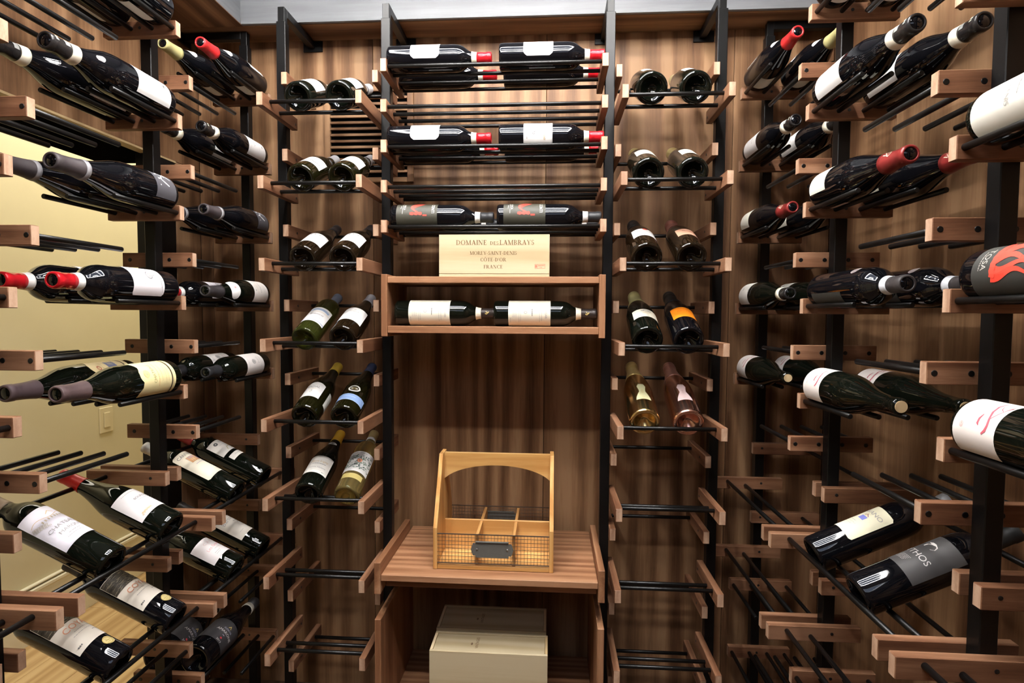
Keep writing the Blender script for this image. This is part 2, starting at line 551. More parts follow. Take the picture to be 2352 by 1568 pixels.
ring_light(-0.15, -1.85, -0.65, 0.60, 'square ring ceiling light behind the camera', 'dim_lamp_tube')

# ventilation grille on the back wall
vx0, vx1, vz0, vz1 = -0.789, -0.476, H + 0.457, H + 0.782
vg = empty('ventilation_grille', ((vx0 + vx1) / 2, YB, vz0))
tag(vg, 'walnut ventilation grille with horizontal slats on the back wall', 'grille')
under(slab('backing', vx0 + 0.015, vx1 - 0.015, YB - 0.0025, YB - 0.0005, vz0 + 0.015, vz1 - 0.015, 'matte_black', bev=0), vg)  # black sheet paints the shade inside the duct behind the slats
for a, b, c, d in ((vx0, vx0 + 0.021, vz0, vz1), (vx1 - 0.021, vx1, vz0, vz1)):
    under(slab('stile', a, b, YB - 0.013, YB - 0.0005, c, d, 'walnut_panel_vertical', bev=0.001), vg)
for c, d in ((vz0, vz0 + 0.016), (vz1 - 0.016, vz1)):
    under(slab('rail', vx0 + 0.0215, vx1 - 0.0215, YB - 0.013, YB - 0.0005, c, d, 'walnut_panel_across', bev=0.001), vg)
nsl = 13
pitch = (vz1 - vz0 - 0.032) / (nsl + 1)
for i in range(nsl):
    zc = vz0 + 0.016 + pitch * (i + 1)
    under(slab('slat', vx0 + 0.0215, vx1 - 0.0215, YB - 0.012, YB - 0.003, zc - 0.0042, zc + 0.0042, 'walnut_panel_across', bev=0.0006), vg)

# ------------------------------------------------------------------ wine racks
AT, AH, RR = 0.0185, 0.037, 0.0056     # bar thickness, bar height, rod radius
PW = 0.0285                             # post width
OFF = PW / 2 + AT / 2
_arm, _rod = {}, {}

def arm(rack, name, p, axis, length):
    """p = middle of the bar; axis 'X' or 'Y' is its long direction"""
    if length not in _arm:
        _arm[length] = bevel_box_mesh(name, AT, length, AH, ['arm_wood', 'arm_end_grain'], 0.0012, 1)
    o = link(name, _arm[length], rack)
    o.location = Vector(p) - rack.location
    if axis == 'X':
        o.rotation_euler = (0, 0, math.pi / 2)
    return o

def rod(rack, p, axis, length):
    """p = start; runs along +axis"""
    length = round(length, 4)
    if length not in _rod:
        _rod[length] = tube_mesh('rod', length, RR, 'black_rod')
    o = link('rod', _rod[length], rack)
    o.location = Vector(p) - rack.location
    if axis == 'X':
        o.rotation_euler = (0, 0, -math.pi / 2)
    return o

def bolt(parent_arm, local, axis=0, sign=1):
    """small dark bolt head sunk in the wide face of a bar (bar-local place)"""
    if 'bolt' not in _rod:
        v, f = lathe_data([(0.0, 0.0038), (0.0006, 0.0038), (0.0009, 0.0030), (0.0009, 0.0)], 12)
        me = bpy.data.meshes.new('bolt')
        me.from_pydata(v, [], f)
        me.materials.append(MAT['bolt_dark'])
        _rod['bolt'] = me
    o = link('bolt', _rod['bolt'], parent_arm)
    o.location = local
    o.rotation_euler = (0, math.pi / 2 * sign, 0)
    return o

def post(rack, x, y, ztop, wall_dir):
    """square post with a slimmer head tube that turns back to a plate on the wall"""
    o = slab('post', x - PW / 2, x + PW / 2, y - PW / 2, y + PW / 2, 0, ztop - 0.045, 'black_steel', bev=0.0015)
    under(o, rack)
    w = 0.0105
    hd = slab('post_head', x - w, x + w, y - w, y + w, ztop - 0.046, ztop, 'black_steel', bev=0.001)
    hd.parent = o; hd.location = hd.location - parent_loc(o)
    if wall_dir[0] == 'Y':
        a, b = y + w, YB - 0.005
        br = slab('wall_bracket', x - w, x + w, a, b, ztop - 0.024, ztop, 'black_steel', bev=0.001)
        pl = slab('wall_plate', x - 0.030, x + 0.038, b, YB - 0.0004, ztop - 0.034, ztop + 0.002, 'black_steel', bev=0.001)
    elif wall_dir[0] == 'L':
        a, b = XL + 0.005, x - w
        br = slab('wall_bracket', a, b, y - w, y + w, ztop - 0.024, ztop, 'black_steel', bev=0.001)
        pl = slab('wall_plate', XL + 0.0004, a, y - 0.034, y + 0.034, ztop - 0.034, ztop + 0.002, 'black_steel', bev=0.001)
    else:
        a, b = x + w, XR - 0.005
        br = slab('wall_bracket', a, b, y - w, y + w, ztop - 0.024, ztop, 'black_steel', bev=0.001)
        pl = slab('wall_plate', b, XR - 0.0004, y - 0.034, y + 0.034, ztop - 0.034, ztop + 0.002, 'black_steel', bev=0.001)
    for q in (br, pl):
        q.parent = o; q.location = q.location - parent_loc(o)
    return o

ZPT = H + 0.9405
# ---- back rack
rb = empty('wall_wine_rack', (-0.17, 1.74, 0))
tag(rb, 'wine rack on the back wall with four black posts, wooden bars and rods', 'wine rack')
PX = [-0.834, -0.5065, 0.170, 0.494]
PY = 1.740
for x in PX:
    post(rb, x, PY, ZPT, 'Y')
CL, CR_ = PX[1] + OFF, PX[2] - OFF
CROD = [1.634, 1.695, 1.756, 1.815 - 0.0035]
for i in range(5):
    z = LV(i / 2)
    for x in (CL, CR_):
        arm(rb, 'side_bar', (x, 1.7215, z), 'Y', 0.201)
    for y in CROD:
        rod(rb, (CL + AT / 2 - 0.004, y, z), 'X', CR_ - CL - AT + 0.008)
COLS = ((PX[0] + OFF, PX[1] - OFF), (PX[2] + OFF, PX[3] - OFF))
FRONT_Z = -0.1160                       # front bars sit half a level below the rear ones
F1, F2, F3 = (1.590, 0.006), (1.647, -0.006), (1.858, 0.002)
for xa, xb in COLS:
    for k in range(9):
        zr, zf = LV(k), LV(k) + FRONT_Z
        for sgn, x in ((1, xa), (-1, xb)):
            if k < 8:
                b_ = arm(rb, 'front_bar', (x, 1.656, zf), 'Y', 0.220)
                bolt(b_, (sgn * AT / 2, 0.095, -0.004), sign=sgn)
            b_ = arm(rb, 'rear_bar', (x, 1.8035, zr), 'Y', 0.217)
            bolt(b_, (sgn * AT / 2, -0.05, 0.0), sign=sgn)
        s, L = xa + AT / 2 - 0.004, xb - xa - AT + 0.008
        if k < 8:
            rod(rb, (s, F1[0], zf + F1[1]), 'X', L)
            rod(rb, (s, F2[0], zf + F2[1]), 'X', L)
        rod(rb, (s, F3[0], zr + F3[1]), 'X', L)

# ---- side racks
SIDE = {
    'L': dict(size=(1, 1.05, 1.09, 1.015), px=-1.034, py=[0.491, 0.956, 1.420, 1.885], end=-0.939, sg=-1, fend=-0.871, rend=-0.994, rods=[-0.948 - 0.0545 * i for i in range(4)],
              label='wine rack on the left side in front of the yellow corridor opening'),
    'R': dict(size=(1, 1.06, 1.06, 1.02), px=0.694, py=[0.432, 0.932, 1.432, 1.915], end=0.602, sg=1, fend=0.543, rend=0.666, rods=[0.614 + 0.0565 * i for i in range(4)],
              label='wine rack along the right walnut wall'),
}
CANT = 0.212                            # free length of the cradle rods
for key, S in SIDE.items():
    r = empty('wall_wine_rack', (S['px'], 1.2, 0))
    tag(r, S['label'], 'wine rack')
    S['rack'] = r
    sg = S['sg']
    alen = abs(S['rods'][3] - S['rods'][0]) + 0.030
    ac = S['end'] + sg * alen / 2
    n = len(S['py'])
    for i, y in enumerate(S['py']):
        post(r, S['px'], y, ZPT, key)
        ya, yb = y - OFF, y + OFF
        if i > 0:
            for k in (0, 1, 2, 3, 4, 7, 8):
                b_ = arm(r, 'cradle_bar', (ac, ya, LV(k)), 'X', round(alen, 3))
                bolt(b_, (-AT / 2, -(S['px'] - ac) * 1.0, 0.002), sign=-1)
                for x in S['rods']:
                    rod(r, (x, ya - AT / 2 + 0.006 - CANT, LV(k)), 'Y', CANT)
        if 0 < i < n - 1:
            for k in (0.5, 1.5, 2.5, 3.5, 4.5, 7.5):
                arm(r, 'cradle_bar', (ac, yb, LV(k)), 'X', round(alen, 3))
                for x in S['rods']:
                    rod(r, (x, yb - AT / 2 - 0.0008, LV(k)), 'Y', CANT + AT)
        sides = ([ya] if i > 0 else []) + ([yb] if i < n - 1 else [])
        for yy in sides:
            for k in (5, 6):
                b_ = arm(r, 'rear_bar', (S['rend'] + sg * 0.1085, yy, LV(k)), 'X', 0.217)
                bolt(b_, (-AT / 2, -(S['px'] - S['rend'] - sg * 0.1085), 0.002), sign=-1)
                b_ = arm(r, 'front_bar', (S['fend'] + sg * 0.110, yy, LV(k) + FRONT_Z), 'X', 0.220)
                bolt(b_, (-AT / 2, -(S['px'] - S['fend'] - sg * 0.110), 0.002), sign=-1)
        if i < n - 1:
            y0, y1 = y + OFF + AT / 2 - 0.006, S['py'][i + 1] - OFF - AT / 2 + 0.006
            for k in (5, 6):
                for xo, base, dz in ((0.044, S['fend'], FRONT_Z + F1[1]), (0.101, S['fend'], FRONT_Z + F2[1]), (0.163, S['rend'], F3[1])):
                    rod(r, (base + sg * xo, y0, LV(k) + dz), 'Y', y1 - y0)

# ------------------------------------------------------------------ open display box in the middle of the back rack
BX0, BX1 = -0.4985, 0.162
db = empty('display_box', (-0.17, 1.75, H - 0.065))
tag(db, 'open walnut display box between the middle posts holding two bottles', 'shelf')
under(slab('side_panel', BX0 + 0.0065, BX0 + 0.0245, 1.620, 1.850, H - 0.065, H + 0.116, 'shelf_wood_upright'), db)
under(slab('side_panel', BX1 - 0.0245, BX1 - 0.0065, 1.620, 1.850, H - 0.065, H + 0.116, 'shelf_wood_upright'), db)
under(slab('top_board', BX0 + 0.025, BX1 - 0.025, 1.622, 1.850, H + 0.091, H + 0.1095, 'shelf_wood_across'), db)
under(slab('bottom_board', BX0 + 0.025, BX1 - 0.025, 1.622, 1.850, H - 0.0545, H - 0.034, 'shelf_wood_across'), db)

# ------------------------------------------------------------------ shelf with side rails
ZSH = H - 0.742
sf = empty('display_shelf', (-0.17, 1.73, ZSH - 0.02))
tag(sf, 'deep walnut shelf with raised side rails below the display box', 'shelf')
under(slab('side_rail', BX0 + 0.0045, BX0 + 0.0225, 1.548, 1.895, H - 0.797, H - 0.706, 'shelf_wood_depth'), sf)
under(slab('side_rail', BX1 - 0.0225, BX1 - 0.0045, 1.548, 1.895, H - 0.797, H - 0.706, 'shelf_wood_depth'), sf)
under(slab('shelf_board', BX0 + 0.023, BX1 - 0.023, 1.552, 1.930, ZSH - 0.018, ZSH, 'shelf_wood_across'), sf)
under(slab('apron', BX0 + 0.023, BX1 - 0.023, 1.600, 1.618, ZSH - 0.056, ZSH - 0.0185, 'shelf_wood_across'), sf)

# ------------------------------------------------------------------ open cabinet below
ZCB = H - 1.190
cb = empty('open_cabinet', (-0.17, 1.75, 0))
tag(cb, 'open walnut cabinet under the shelf holding two pale wooden cases', 'cabinet')
for xa in (BX0 + 0.0045, BX1 - 0.0225):
    under(slab('side_panel', xa, xa + 0.018, 1.550, 1.935, 0.0, H - 0.872, 'shelf_wood_upright'), cb)
under(slab('bottom_board', BX0 + 0.023, BX1 - 0.023, 1.560, 1.935, ZCB - 0.018, ZCB, 'shelf_wood_across'), cb)
under(slab('plinth', BX0 + 0.023, BX1 - 0.023, 1.580, 1.598, 0.0, ZCB - 0.0185, 'shelf_wood_across'), cb)


def serif_text(p, t, cx, z0, h, c, gap=0.16):
    """roman capitals with thick and thin strokes; cap height h, centred on cx, baseline z0"""
    def quad(*q): return ('q', q)
    def bar(x0, y0, x1, y1): return ('q', ((x0, y0), (x1, y0), (x1, y1), (x0, y1)))
    def stem(x, w=0.075, top=1, bot=1):
        o = [bar(x - w, 0, x + w, 1)]
        if bot: o.append(bar(x - w - 0.10, 0, x + w + 0.10, 0.055))
        if top: o.append(bar(x - w - 0.10, 0.945, x + w + 0.10, 1))
        return o
    def leg(x0, y0, x1, y1, w): return ('q', ((x0 - w, y0), (x0 + w, y0), (x1 + w, y1), (x1 - w, y1)))
    def arc(cx_, cy, rx, ry, ix, iy, a0, a1, n=14):
        q = []
        for i in range(n + 1):
            a = math.radians(a0 + (a1 - a0) * i / n)
            q.append((cx_ + rx * math.cos(a), cy + ry * math.sin(a)))
            q.append((cx_ + ix * math.cos(a), cy + iy * math.sin(a)))
        return ('s', q)
    def foot(x): return bar(x - 0.14, 0, x + 0.14, 0.055)
    def head(x): return bar(x - 0.14, 0.945, x + 0.14, 1)
    G = {
        'I': (0.34, stem(0.17)), 'D': (0.92, stem(0.19) + [arc(0.20, 0.5, 0.68, 0.5, 0.53, 0.45, -90, 90)]),
        'O': (0.98, [arc(0.49, 0.5, 0.47, 0.52, 0.32, 0.47, 0, 360, 26)]),
        'M': (1.14, [bar(0.13, 0, 0.18, 1), foot(0.155), head(0.10), leg(0.52, 0.0, 0.17, 1, 0.075), leg(0.55, 0.0, 0.93, 1, 0.03), bar(0.88, 0, 1.03, 1), foot(0.955), head(0.99)]),
        'A': (0.92, [leg(0.12, 0, 0.46, 1, 0.03), leg(0.76, 0, 0.45, 1, 0.085), bar(0.24, 0.32, 0.64, 0.375), foot(0.12), foot(0.77)]),
        'N': (0.98, [bar(0.14, 0, 0.19, 1), foot(0.165), head(0.10), leg(0.80, 0, 0.18, 1, 0.085), bar(0.79, 0, 0.84, 1), head(0.815)]),
        'E': (0.72, stem(0.18) + [bar(0.18, 0, 0.64, 0.055), bar(0.59, 0, 0.64, 0.22), bar(0.18, 0.945, 0.62, 1), bar(0.57, 0.78, 0.62, 1), bar(0.18, 0.48, 0.50, 0.535), bar(0.46, 0.40, 0.50, 0.61)]),
        'F': (0.68, stem(0.18) + [bar(0.18, 0.945, 0.62, 1), bar(0.57, 0.76, 0.62, 1), bar(0.18, 0.48, 0.50, 0.535), bar(0.46, 0.40, 0.50, 0.61)]),
        'L': (0.70, stem(0.18) + [bar(0.18, 0, 0.64, 0.055), bar(0.59, 0, 0.64, 0.24)]),
        'B': (0.78, stem(0.18) + [arc(0.24, 0.755, 0.42, 0.245, 0.28, 0.195, -90, 90), arc(0.24, 0.265, 0.48, 0.265, 0.33, 0.215, -90, 90)]),
        'R': (0.86, stem(0.18) + [arc(0.24, 0.735, 0.44, 0.265, 0.29, 0.215, -90, 90), leg(0.76, 0, 0.42, 0.48, 0.085), foot(0.78)]),
        'Y': (0.86, [leg(0.43, 0.42, 0.12, 1, 0.08), leg(0.43, 0.42, 0.76, 1, 0.03), bar(0.355, 0, 0.505, 0.46), foot(0.43), head(0.12), head(0.75)]),
        'T': (0.82, stem(0.41, top=0) + [bar(0.06, 0.945, 0.76, 1), bar(0.06, 0.76, 0.11, 1), bar(0.71, 0.76, 0.76, 1)]),
        'C': (0.86, [arc(0.48, 0.5, 0.44, 0.52, 0.29, 0.47, 42, 318, 22), bar(0.76, 0.70, 0.81, 0.96), bar(0.76, 0.06, 0.80, 0.26)]),
        'S': (0.62, [arc(0.31, 0.745, 0.24, 0.265, 0.15, 0.205, 30, 270, 14), arc(0.31, 0.265, 0.26, 0.275, 0.13, 0.215, -150, 90, 14), bar(0.49, 0.72, 0.53, 0.98), bar(0.05, 0.04, 0.09, 0.30)]),
        '-': (0.40, [bar(0.04, 0.34, 0.36, 0.41)]), "'": (0.20, [leg(0.09, 0.70, 0.11, 1, 0.035)]), ' ': (0.34, [])}
    G['\u00d4'] = (0.98, G['O'][1] + [leg(0.34, 1.10, 0.49, 1.24, 0.04), leg(0.64, 1.10, 0.49, 1.24, 0.04)])
    w = sum(G[ch][0] + gap for ch in t) - gap
    x = cx - w * h / 2
    for ch in t:
        for kind_, q in G[ch][1]:
            pts = [(x + a * h, z0 + b * h) for a, b in q]
            if kind_ == 'q':
                p.poly(pts, [(0, 1, 2, 3)], c)
            else:
                p.poly(pts, [(2 * i, 2 * i + 2, 2 * i + 3, 2 * i + 1) for i in range(len(pts) // 2 - 1)], c)
        x += (G[ch][0] + gap) * h

# ------------------------------------------------------------------ wooden wine cases
def wine_case(x0, x1, y0, y1, z0, z1, label, front_marks=None, lid_marks=None, groove=0.0, lid_drop=0.003):
    r = empty('wooden_wine_case', ((x0 + x1) / 2, (y0 + y1) / 2, z0))
    tag(r, label, 'wooden case', 'pale wooden wine cases')
    th = 0.008
    if groove:
        under(slab('sliding_edge', x0, x1, y0, y0 + th, z0, z0 + groove - 0.0012, 'pine_across', bev=0.0008), r)
    fp = under(slab('front_panel', x0, x1, y0, y0 + th, z0 + groove, z1, 'pine_across', bev=0.0008), r)
    under(slab('back_panel', x0, x1, y1 - th, y1, z0, z1, 'pine_across', bev=0.0008), r)
    for a in (x0, x1 - th):
        under(slab('side_panel', a, a + th, y0 + th + 0.0004, y1 - th - 0.0004, z0, z1, 'pine_shelfside', bev=0.0008), r)
    ld = under(slab('lid', x0 + th + 0.0008, x1 - th - 0.0008, y0 + th + 0.0008, y1 - th - 0.0008, z1 - 0.012, z1 - lid_drop, 'pine_across', bev=0.0006), r)
    if front_marks:
        o = front_marks.flat('printing', lambda s, z: (s, y0 - 0.0006, z), fp)
        o.location = -parent_loc(fp)
    if lid_marks:
        o = lid_marks.flat('printing', lambda s, z: (s, z, z1 - lid_drop + 0.0005), ld)
        o.location = -parent_loc(ld)
    return r

CX0, CX1, CZ0, CZ1 = -0.324, -0.004, H + 0.1100, H + 0.231
pm = Print()
cx = (CX0 + CX1) / 2
BR = (0.13, 0.062, 0.022)
serif_text(pm, 'DOMAINE', cx - 0.0655, CZ1 - 0.0295, 0.0135, BR, 0.10)
serif_text(pm, 'DES', cx + 0.0010, CZ1 - 0.0295, 0.0098, BR, 0.12)
serif_text(pm, 'LAMBRAYS', cx + 0.0660, CZ1 - 0.0295, 0.0135, BR, 0.08)
serif_text(pm, 'MOREY-SAINT-DENIS', cx - 0.002, CZ1 - 0.0580, 0.0100, BR, 0.06)
serif_text(pm, 'C\u00d4TE-D\'OR', cx - 0.002, CZ1 - 0.0770, 0.0100, BR, 0.09)
serif_text(pm, 'FRANCE', cx - 0.002, CZ1 - 0.0975, 0.0100, BR, 0.10)
sx0, sx1, sz0, sz1 = CX1 - 0.042, CX1 - 0.013, CZ1 - 0.097, CZ1 - 0.085
for a, b, c, d in ((sx0, sz0, sx1, sz0 + 0.0006), (sx0, sz1 - 0.0006, sx1, sz1), (sx0, sz0, sx0 + 0.0006, sz1), (sx1 - 0.0006, sz0, sx1, sz1), (sx0 + 0.007, sz0, sx0 + 0.0075, sz1)):
    pm.rect(a, b, c, d, REDP)
pm.ring(sx0 + 0.0036, (sz0 + sz1) / 2, 0.0022, 0.0036, REDP, 0.55, 10)
pm.line(sz1 - 0.0045, sx0 + 0.009, sx1 - 0.002, 0.0012, REDP)
pm.line(sz0 + 0.0022, sx0 + 0.014, sx1 - 0.008, 0.0012, REDP)
wine_case(CX0, CX1, 1.634, 1.840, CZ0, CZ1, 'pale pine wine case with brown serif lettering on top of the display box', pm, groove=0.0085)
pm = Print()
pm.text('VINTAGES', -0.206, 1.618, 0.0125, BR, 0.95, rot=math.pi / 2)
pm.ring(-0.2215, 1.612, 0.003, 0.006, BR, 0.3, 10)
wine_case(-0.339, 0.001, 1.566, 1.668, ZCB + 0.0005, H - 0.965, 'front pale pine case in the open cabinet with lit blank front', None, pm)
pm = Print()
pm.text('VINTAGES', -0.206, 1.752, 0.0125, BR, 0.95, rot=math.pi / 2)
pm.ring(-0.2215, 1.746, 0.003, 0.006, BR, 0.3, 10)
wine_case(-0.341, -0.004, 1.680, 1.822, ZCB + 0.0005, H - 0.963, 'shaded pale pine case standing behind another in the open cabinet', None, pm)

# ------------------------------------------------------------------ bottle carrier
KX0, KX1, KY0, KY1 = -0.335, 0.015, 1.600, 1.850
kd = empty('bottle_carrier', ((KX0 + KX1) / 2, (KY0 + KY1) / 2, ZSH))
tag(kd, 'empty honey wood bottle carrier with arched handle and wire mesh front', 'bottle carrier')
KM = (KY0 + KY1) / 2
ZT, ZK = ZSH + 0.318, ZSH + 0.122
def side_profile(x0, x1):
    pts = [(KY0, ZSH + 0.0004), (KY1, ZSH + 0.0004), (KY1, ZK), (KM + 0.030, ZT), (KM - 0.030, ZT), (KY0, ZK)]
    n = len(pts)
    v = [(x0, y, z) for y, z in pts] + [(x1, y, z) for y, z in pts]
    f = [tuple(reversed(range(n))), tuple(range(n, 2 * n))]
    f += [(i, (i + 1) % n, n + (i + 1) % n, n + i) for i in range(n)]
    return v, f
for xa in (KX0, KX1 - 0.012):
    v, f = side_profile(xa, xa + 0.012)
    o = mesh_obj('side_panel', v, f, 'honey_wood_upright', kd)
    o.location = -kd.location
    md = o.modifiers.new('bevel', 'BEVEL'); md.width = 0.0015; md.segments = 2
# arched handle board
n = 24
v, f = [], []
xa, xb = KX0 + 0.0122, KX1 - 0.0122
for i in range(n + 1):
    tt = i / n
    x = xa + (xb - xa) * tt
    q = 2 * tt - 1
    zb = ZT - 0.003 - 0.036 - 0.044 * (1 - math.sqrt(max(0, 1 - (q * 0.93) ** 2))) / (1 - math.sqrt(1 - 0.93 ** 2))
    for y in (KM - 0.008, KM + 0.008):
        v += [(x, y, zb), (x, y, ZT - 0.003)]
for i in range(n):
    a, b = 4 * i, 4 * i + 4
    f += [(a, b, b + 1, a + 1), (b + 2, a + 2, a + 3, b + 3), (a + 1, b + 1, b + 3, a + 3), (a + 2, b + 2, b, a)]
f += [(0, 1, 3, 2), (4 * n, 4 * n + 2, 4 * n + 3, 4 * n + 1)]
o = mesh_obj('handle_board', v, f, 'honey_wood_across', kd)
o.location = -kd.location
under(slab('base_board', xa, xb, KY0 + 0.002, KY1 - 0.002, ZSH + 0.001, ZSH + 0.014, 'honey_wood_across'), kd)
under(slab('long_divider', xa, xb, KM - 0.004, KM + 0.004, ZSH + 0.0145, ZSH + 0.106, 'honey_wood_across'), kd)
for fr in (0.355, 0.685):
    x = xa + (xb - xa) * fr
    for y0, y1 in ((KY0 + 0.004, KM - 0.0045), (KM + 0.0045, KY1 - 0.004)):
        under(slab('cross_divider', x - 0.0045, x + 0.0045, y0, y1, ZSH + 0.0145, ZSH + 0.104, 'honey_wood_depth'), kd)
def wires(name, y):
    v, f = [], []
    def bar(x0, x1, z0, z1, d):
        b = len(v)
        bv, bf = box_data(x0, x1, y - d, y + d, z0, z1)
        v.extend(bv)
        f.extend(tuple(b + i for i in q) for q in bf)
    w = 0.0005
    z0, z1 = ZSH + 0.019, ZSH + 0.107
    for i in range(34):
        x = xa + (xb - xa) * (i + 0.5) / 34
        bar(x - w, x + w, z0, z1, w)
    for i in range(1, 8):
        z = z0 + (z1 - z0) * i / 8
        bar(xa, xb, z - w, z + w, w)
    bar(xa, xb, z1 - 0.0022, z1, 0.0018)
    bar(xa, xb, z0, z0 + 0.0022, 0.0018)
    o = mesh_obj(name, v, f, 'steel_wire', kd)
    o.location = -kd.location
for y, s in ((KY0 + 0.0015, -1), (KY1 - 0.0015, 1)):
    wires('wire_mesh', y)
    px, pz = (xa + xb) / 2 - 0.002, ZSH + 0.064
    out = [(-0.062, 0.0), (-0.056, -0.018), (-0.048, -0.018), (-0.048, -0.024), (0.048, -0.024), (0.048, -0.018), (0.056, -0.018), (0.062, 0.0), (0.056, 0.018), (0.048, 0.018), (0.048, 0.024), (-0.048, 0.024), (-0.048, 0.018), (-0.056, 0.018)]
    m = len(out)
    ya, yb = (y - 0.004, y - 0.002) if s < 0 else (y + 0.002, y + 0.004)
    v = [(px + a, ya, pz + b) for a, b in out] + [(px + a, yb, pz + b) for a, b in out]
    f = [tuple(range(m)), tuple(reversed(range(m, 2 * m)))] + [((i + 1) % m, i, m + i, m + (i + 1) % m) for i in range(m)]
    pq = mesh_obj('name_plaque', v, f, 'plaque_metal', kd)
    pq.location = -kd.location
    for dx in (-0.044, 0.044):
        v, f = lathe_data([(0, 0.0036), (0.0012, 0.0032), (0.0020, 0.0018), (0.0022, 0)], 12)
        rv = mesh_obj('rivet', v, f, 'rivet', pq, smooth=True)
        rv.rotation_euler = (math.pi / 2 * (1 if s < 0 else -1), 0, 0)
        rv.location = (px + dx, ya if s < 0 else yb, pz)
    lip = slab('card_lip', px - 0.048, px + 0.048, ya - 0.003 if s < 0 else yb, ya if s < 0 else yb + 0.003, pz + 0.0205, pz + 0.0245, 'plaque_metal', bev=0.0005)
    lip.parent = pq

# ------------------------------------------------------------------ bottles: outlines
_punt = [(0.026, 0.0), (0.0245, 0.006), (0.019, 0.013), (0.010, 0.0205), (0.003, 0.0265), (0.0, 0.0300)]
def outline(R, body, neck):
    p = [(z, r * R / 0.0375) for z, r in _punt]
    p += [(0.0004, R - 0.0042), (0.0025, R - 0.0016), (0.006, R - 0.0004), (0.011, R)]
    return p + body + neck
SHAPE = {}
SHAPE['bordeaux'] = outline(0.0375, [(0.06, 0.0375), (0.12, 0.0375), (0.185, 0.0375), (0.195, 0.0373), (0.205, 0.0363), (0.213, 0.0343), (0.220, 0.0312), (0.226, 0.0272), (0.231, 0.0232), (0.236, 0.0199), (0.242, 0.0172), (0.249, 0.0155)],
                            [(0.257, 0.0147), (0.270, 0.0142), (0.2850, 0.0139), (0.2862, 0.0150), (0.297, 0.0150), (0.2995, 0.0142), (0.300, 0.0)])
SHAPE['burgundy'] = outline(0.0405, [(0.06, 0.0405), (0.118, 0.0405), (0.130, 0.0402), (0.142, 0.0393), (0.154, 0.0374), (0.166, 0.0346), (0.178, 0.0311), (0.190, 0.0275), (0.202, 0.0242), (0.214, 0.0214), (0.226, 0.0191), (0.238, 0.0174), (0.250, 0.0162)],
                            [(0.262, 0.0153), (0.2810, 0.0145), (0.2822, 0.0153), (0.2925, 0.0153), (0.2955, 0.0145), (0.296, 0.0)])
SHAPE['albeisa'] = outline(0.0395, [(0.06, 0.0395), (0.145, 0.0395), (0.157, 0.0391), (0.168, 0.0380), (0.179, 0.0358), (0.190, 0.0325), (0.200, 0.0288), (0.209, 0.0254), (0.218, 0.0224), (0.228, 0.0198), (0.239, 0.0177), (0.250, 0.0163)],
                           [(0.262, 0.0154), (0.2840, 0.0146), (0.2852, 0.0155), (0.2965, 0.0155), (0.2995, 0.0147), (0.300, 0.0)])
SHAPE['champagne'] = outline(0.0430, [(0.06, 0.0430), (0.128, 0.0430), (0.142, 0.0427), (0.156, 0.0417), (0.170, 0.0398), (0.184, 0.0371), (0.198, 0.0337), (0.212, 0.0299), (0.226, 0.0263), (0.240, 0.0232), (0.254, 0.0206), (0.268, 0.0186)],
                             [(0.280, 0.0172), (0.284, 0.0168), (0.285, 0.0180), (0.290, 0.0180), (0.291, 0.0160), (0.300, 0.0158), (0.306, 0.0168), (0.3095, 0.0140), (0.310, 0.0)])

def rfun_of(shape):
    p = SHAPE[shape][9:]
    def fn(z):
        if z <= p[0][0]:
            return p[0][1]
        for (z0, r0), (z1, r1) in zip(p, p[1:]):
            if z <= z1:
                return r0 + (r1 - r0) * (z - z0) / max(1e-6, z1 - z0)
        return p[-2][1]
    return fn
RF = {s: rfun_of(s) for s in SHAPE}
RBODY = {s: RF[s](0.06) for s in SHAPE}

def label_patch(shape, z0, z1, half, style=None, th0=0.0, lift=0.0005):
    rf = RF[shape]
    nt, nz = max(8, int(half * 14)), 6
    rnd = random.Random(int(z0 * 1e5) + int(half * 1e3))
    v, f = [], []
    for i in range(nt + 1):
        u = 2 * i / nt - 1
        th = th0 + half * u
        a, b = z0, z1
        if style == 'cut':
            e = max(0, (abs(u) - 0.80) / 0.20) * 0.010
            a, b = z0 + e, z1 - e
        elif style == 'round':
            e = 0.004 * (1 - math.sqrt(max(0, 1 - max(0, (abs(u) - 0.88) / 0.12) ** 2)))
            a, b = z0 + e, z1 - e
        elif style == 'torn':
            b = z1 - abs(rnd.uniform(0, 0.005)) + 0.004 * math.cos(u * 7)
        elif style == 'arch':
            b = z1 - 0.012 * u * u
        elif style == 'oval':
            c, h = (z0 + z1) / 2, (z1 - z0) / 2 * math.sqrt(max(0.0, 1 - u * u))
            a, b = c - max(h, 0.0003), c + max(h, 0.0003)
        elif style == 'keyhole':
            pass
        for j in range(nz + 1):
            z = a + (b - a) * j / nz
            tt = th
            if style == 'keyhole':
                q = j / nz
                tt = th0 + half * u * (0.60 + 0.40 * math.cos(min(1.0, q * 1.35) * math.pi * 0.98) * (1 if q < 0.74 else 1)) if q < 0.6 else th0 + half * u * (0.34 + 0.26 * math.sin((q - 0.6) / 0.4 * math.pi))
            r = rf(z) + lift
            v.append((r * math.cos(tt), r * math.sin(tt), z))
    for i in range(nt):
        for j in range(nz):
            a = i * (nz + 1) + j
            b = a + nz + 1
            f.append((a, b, b + 1, a + 1))
    return v, f

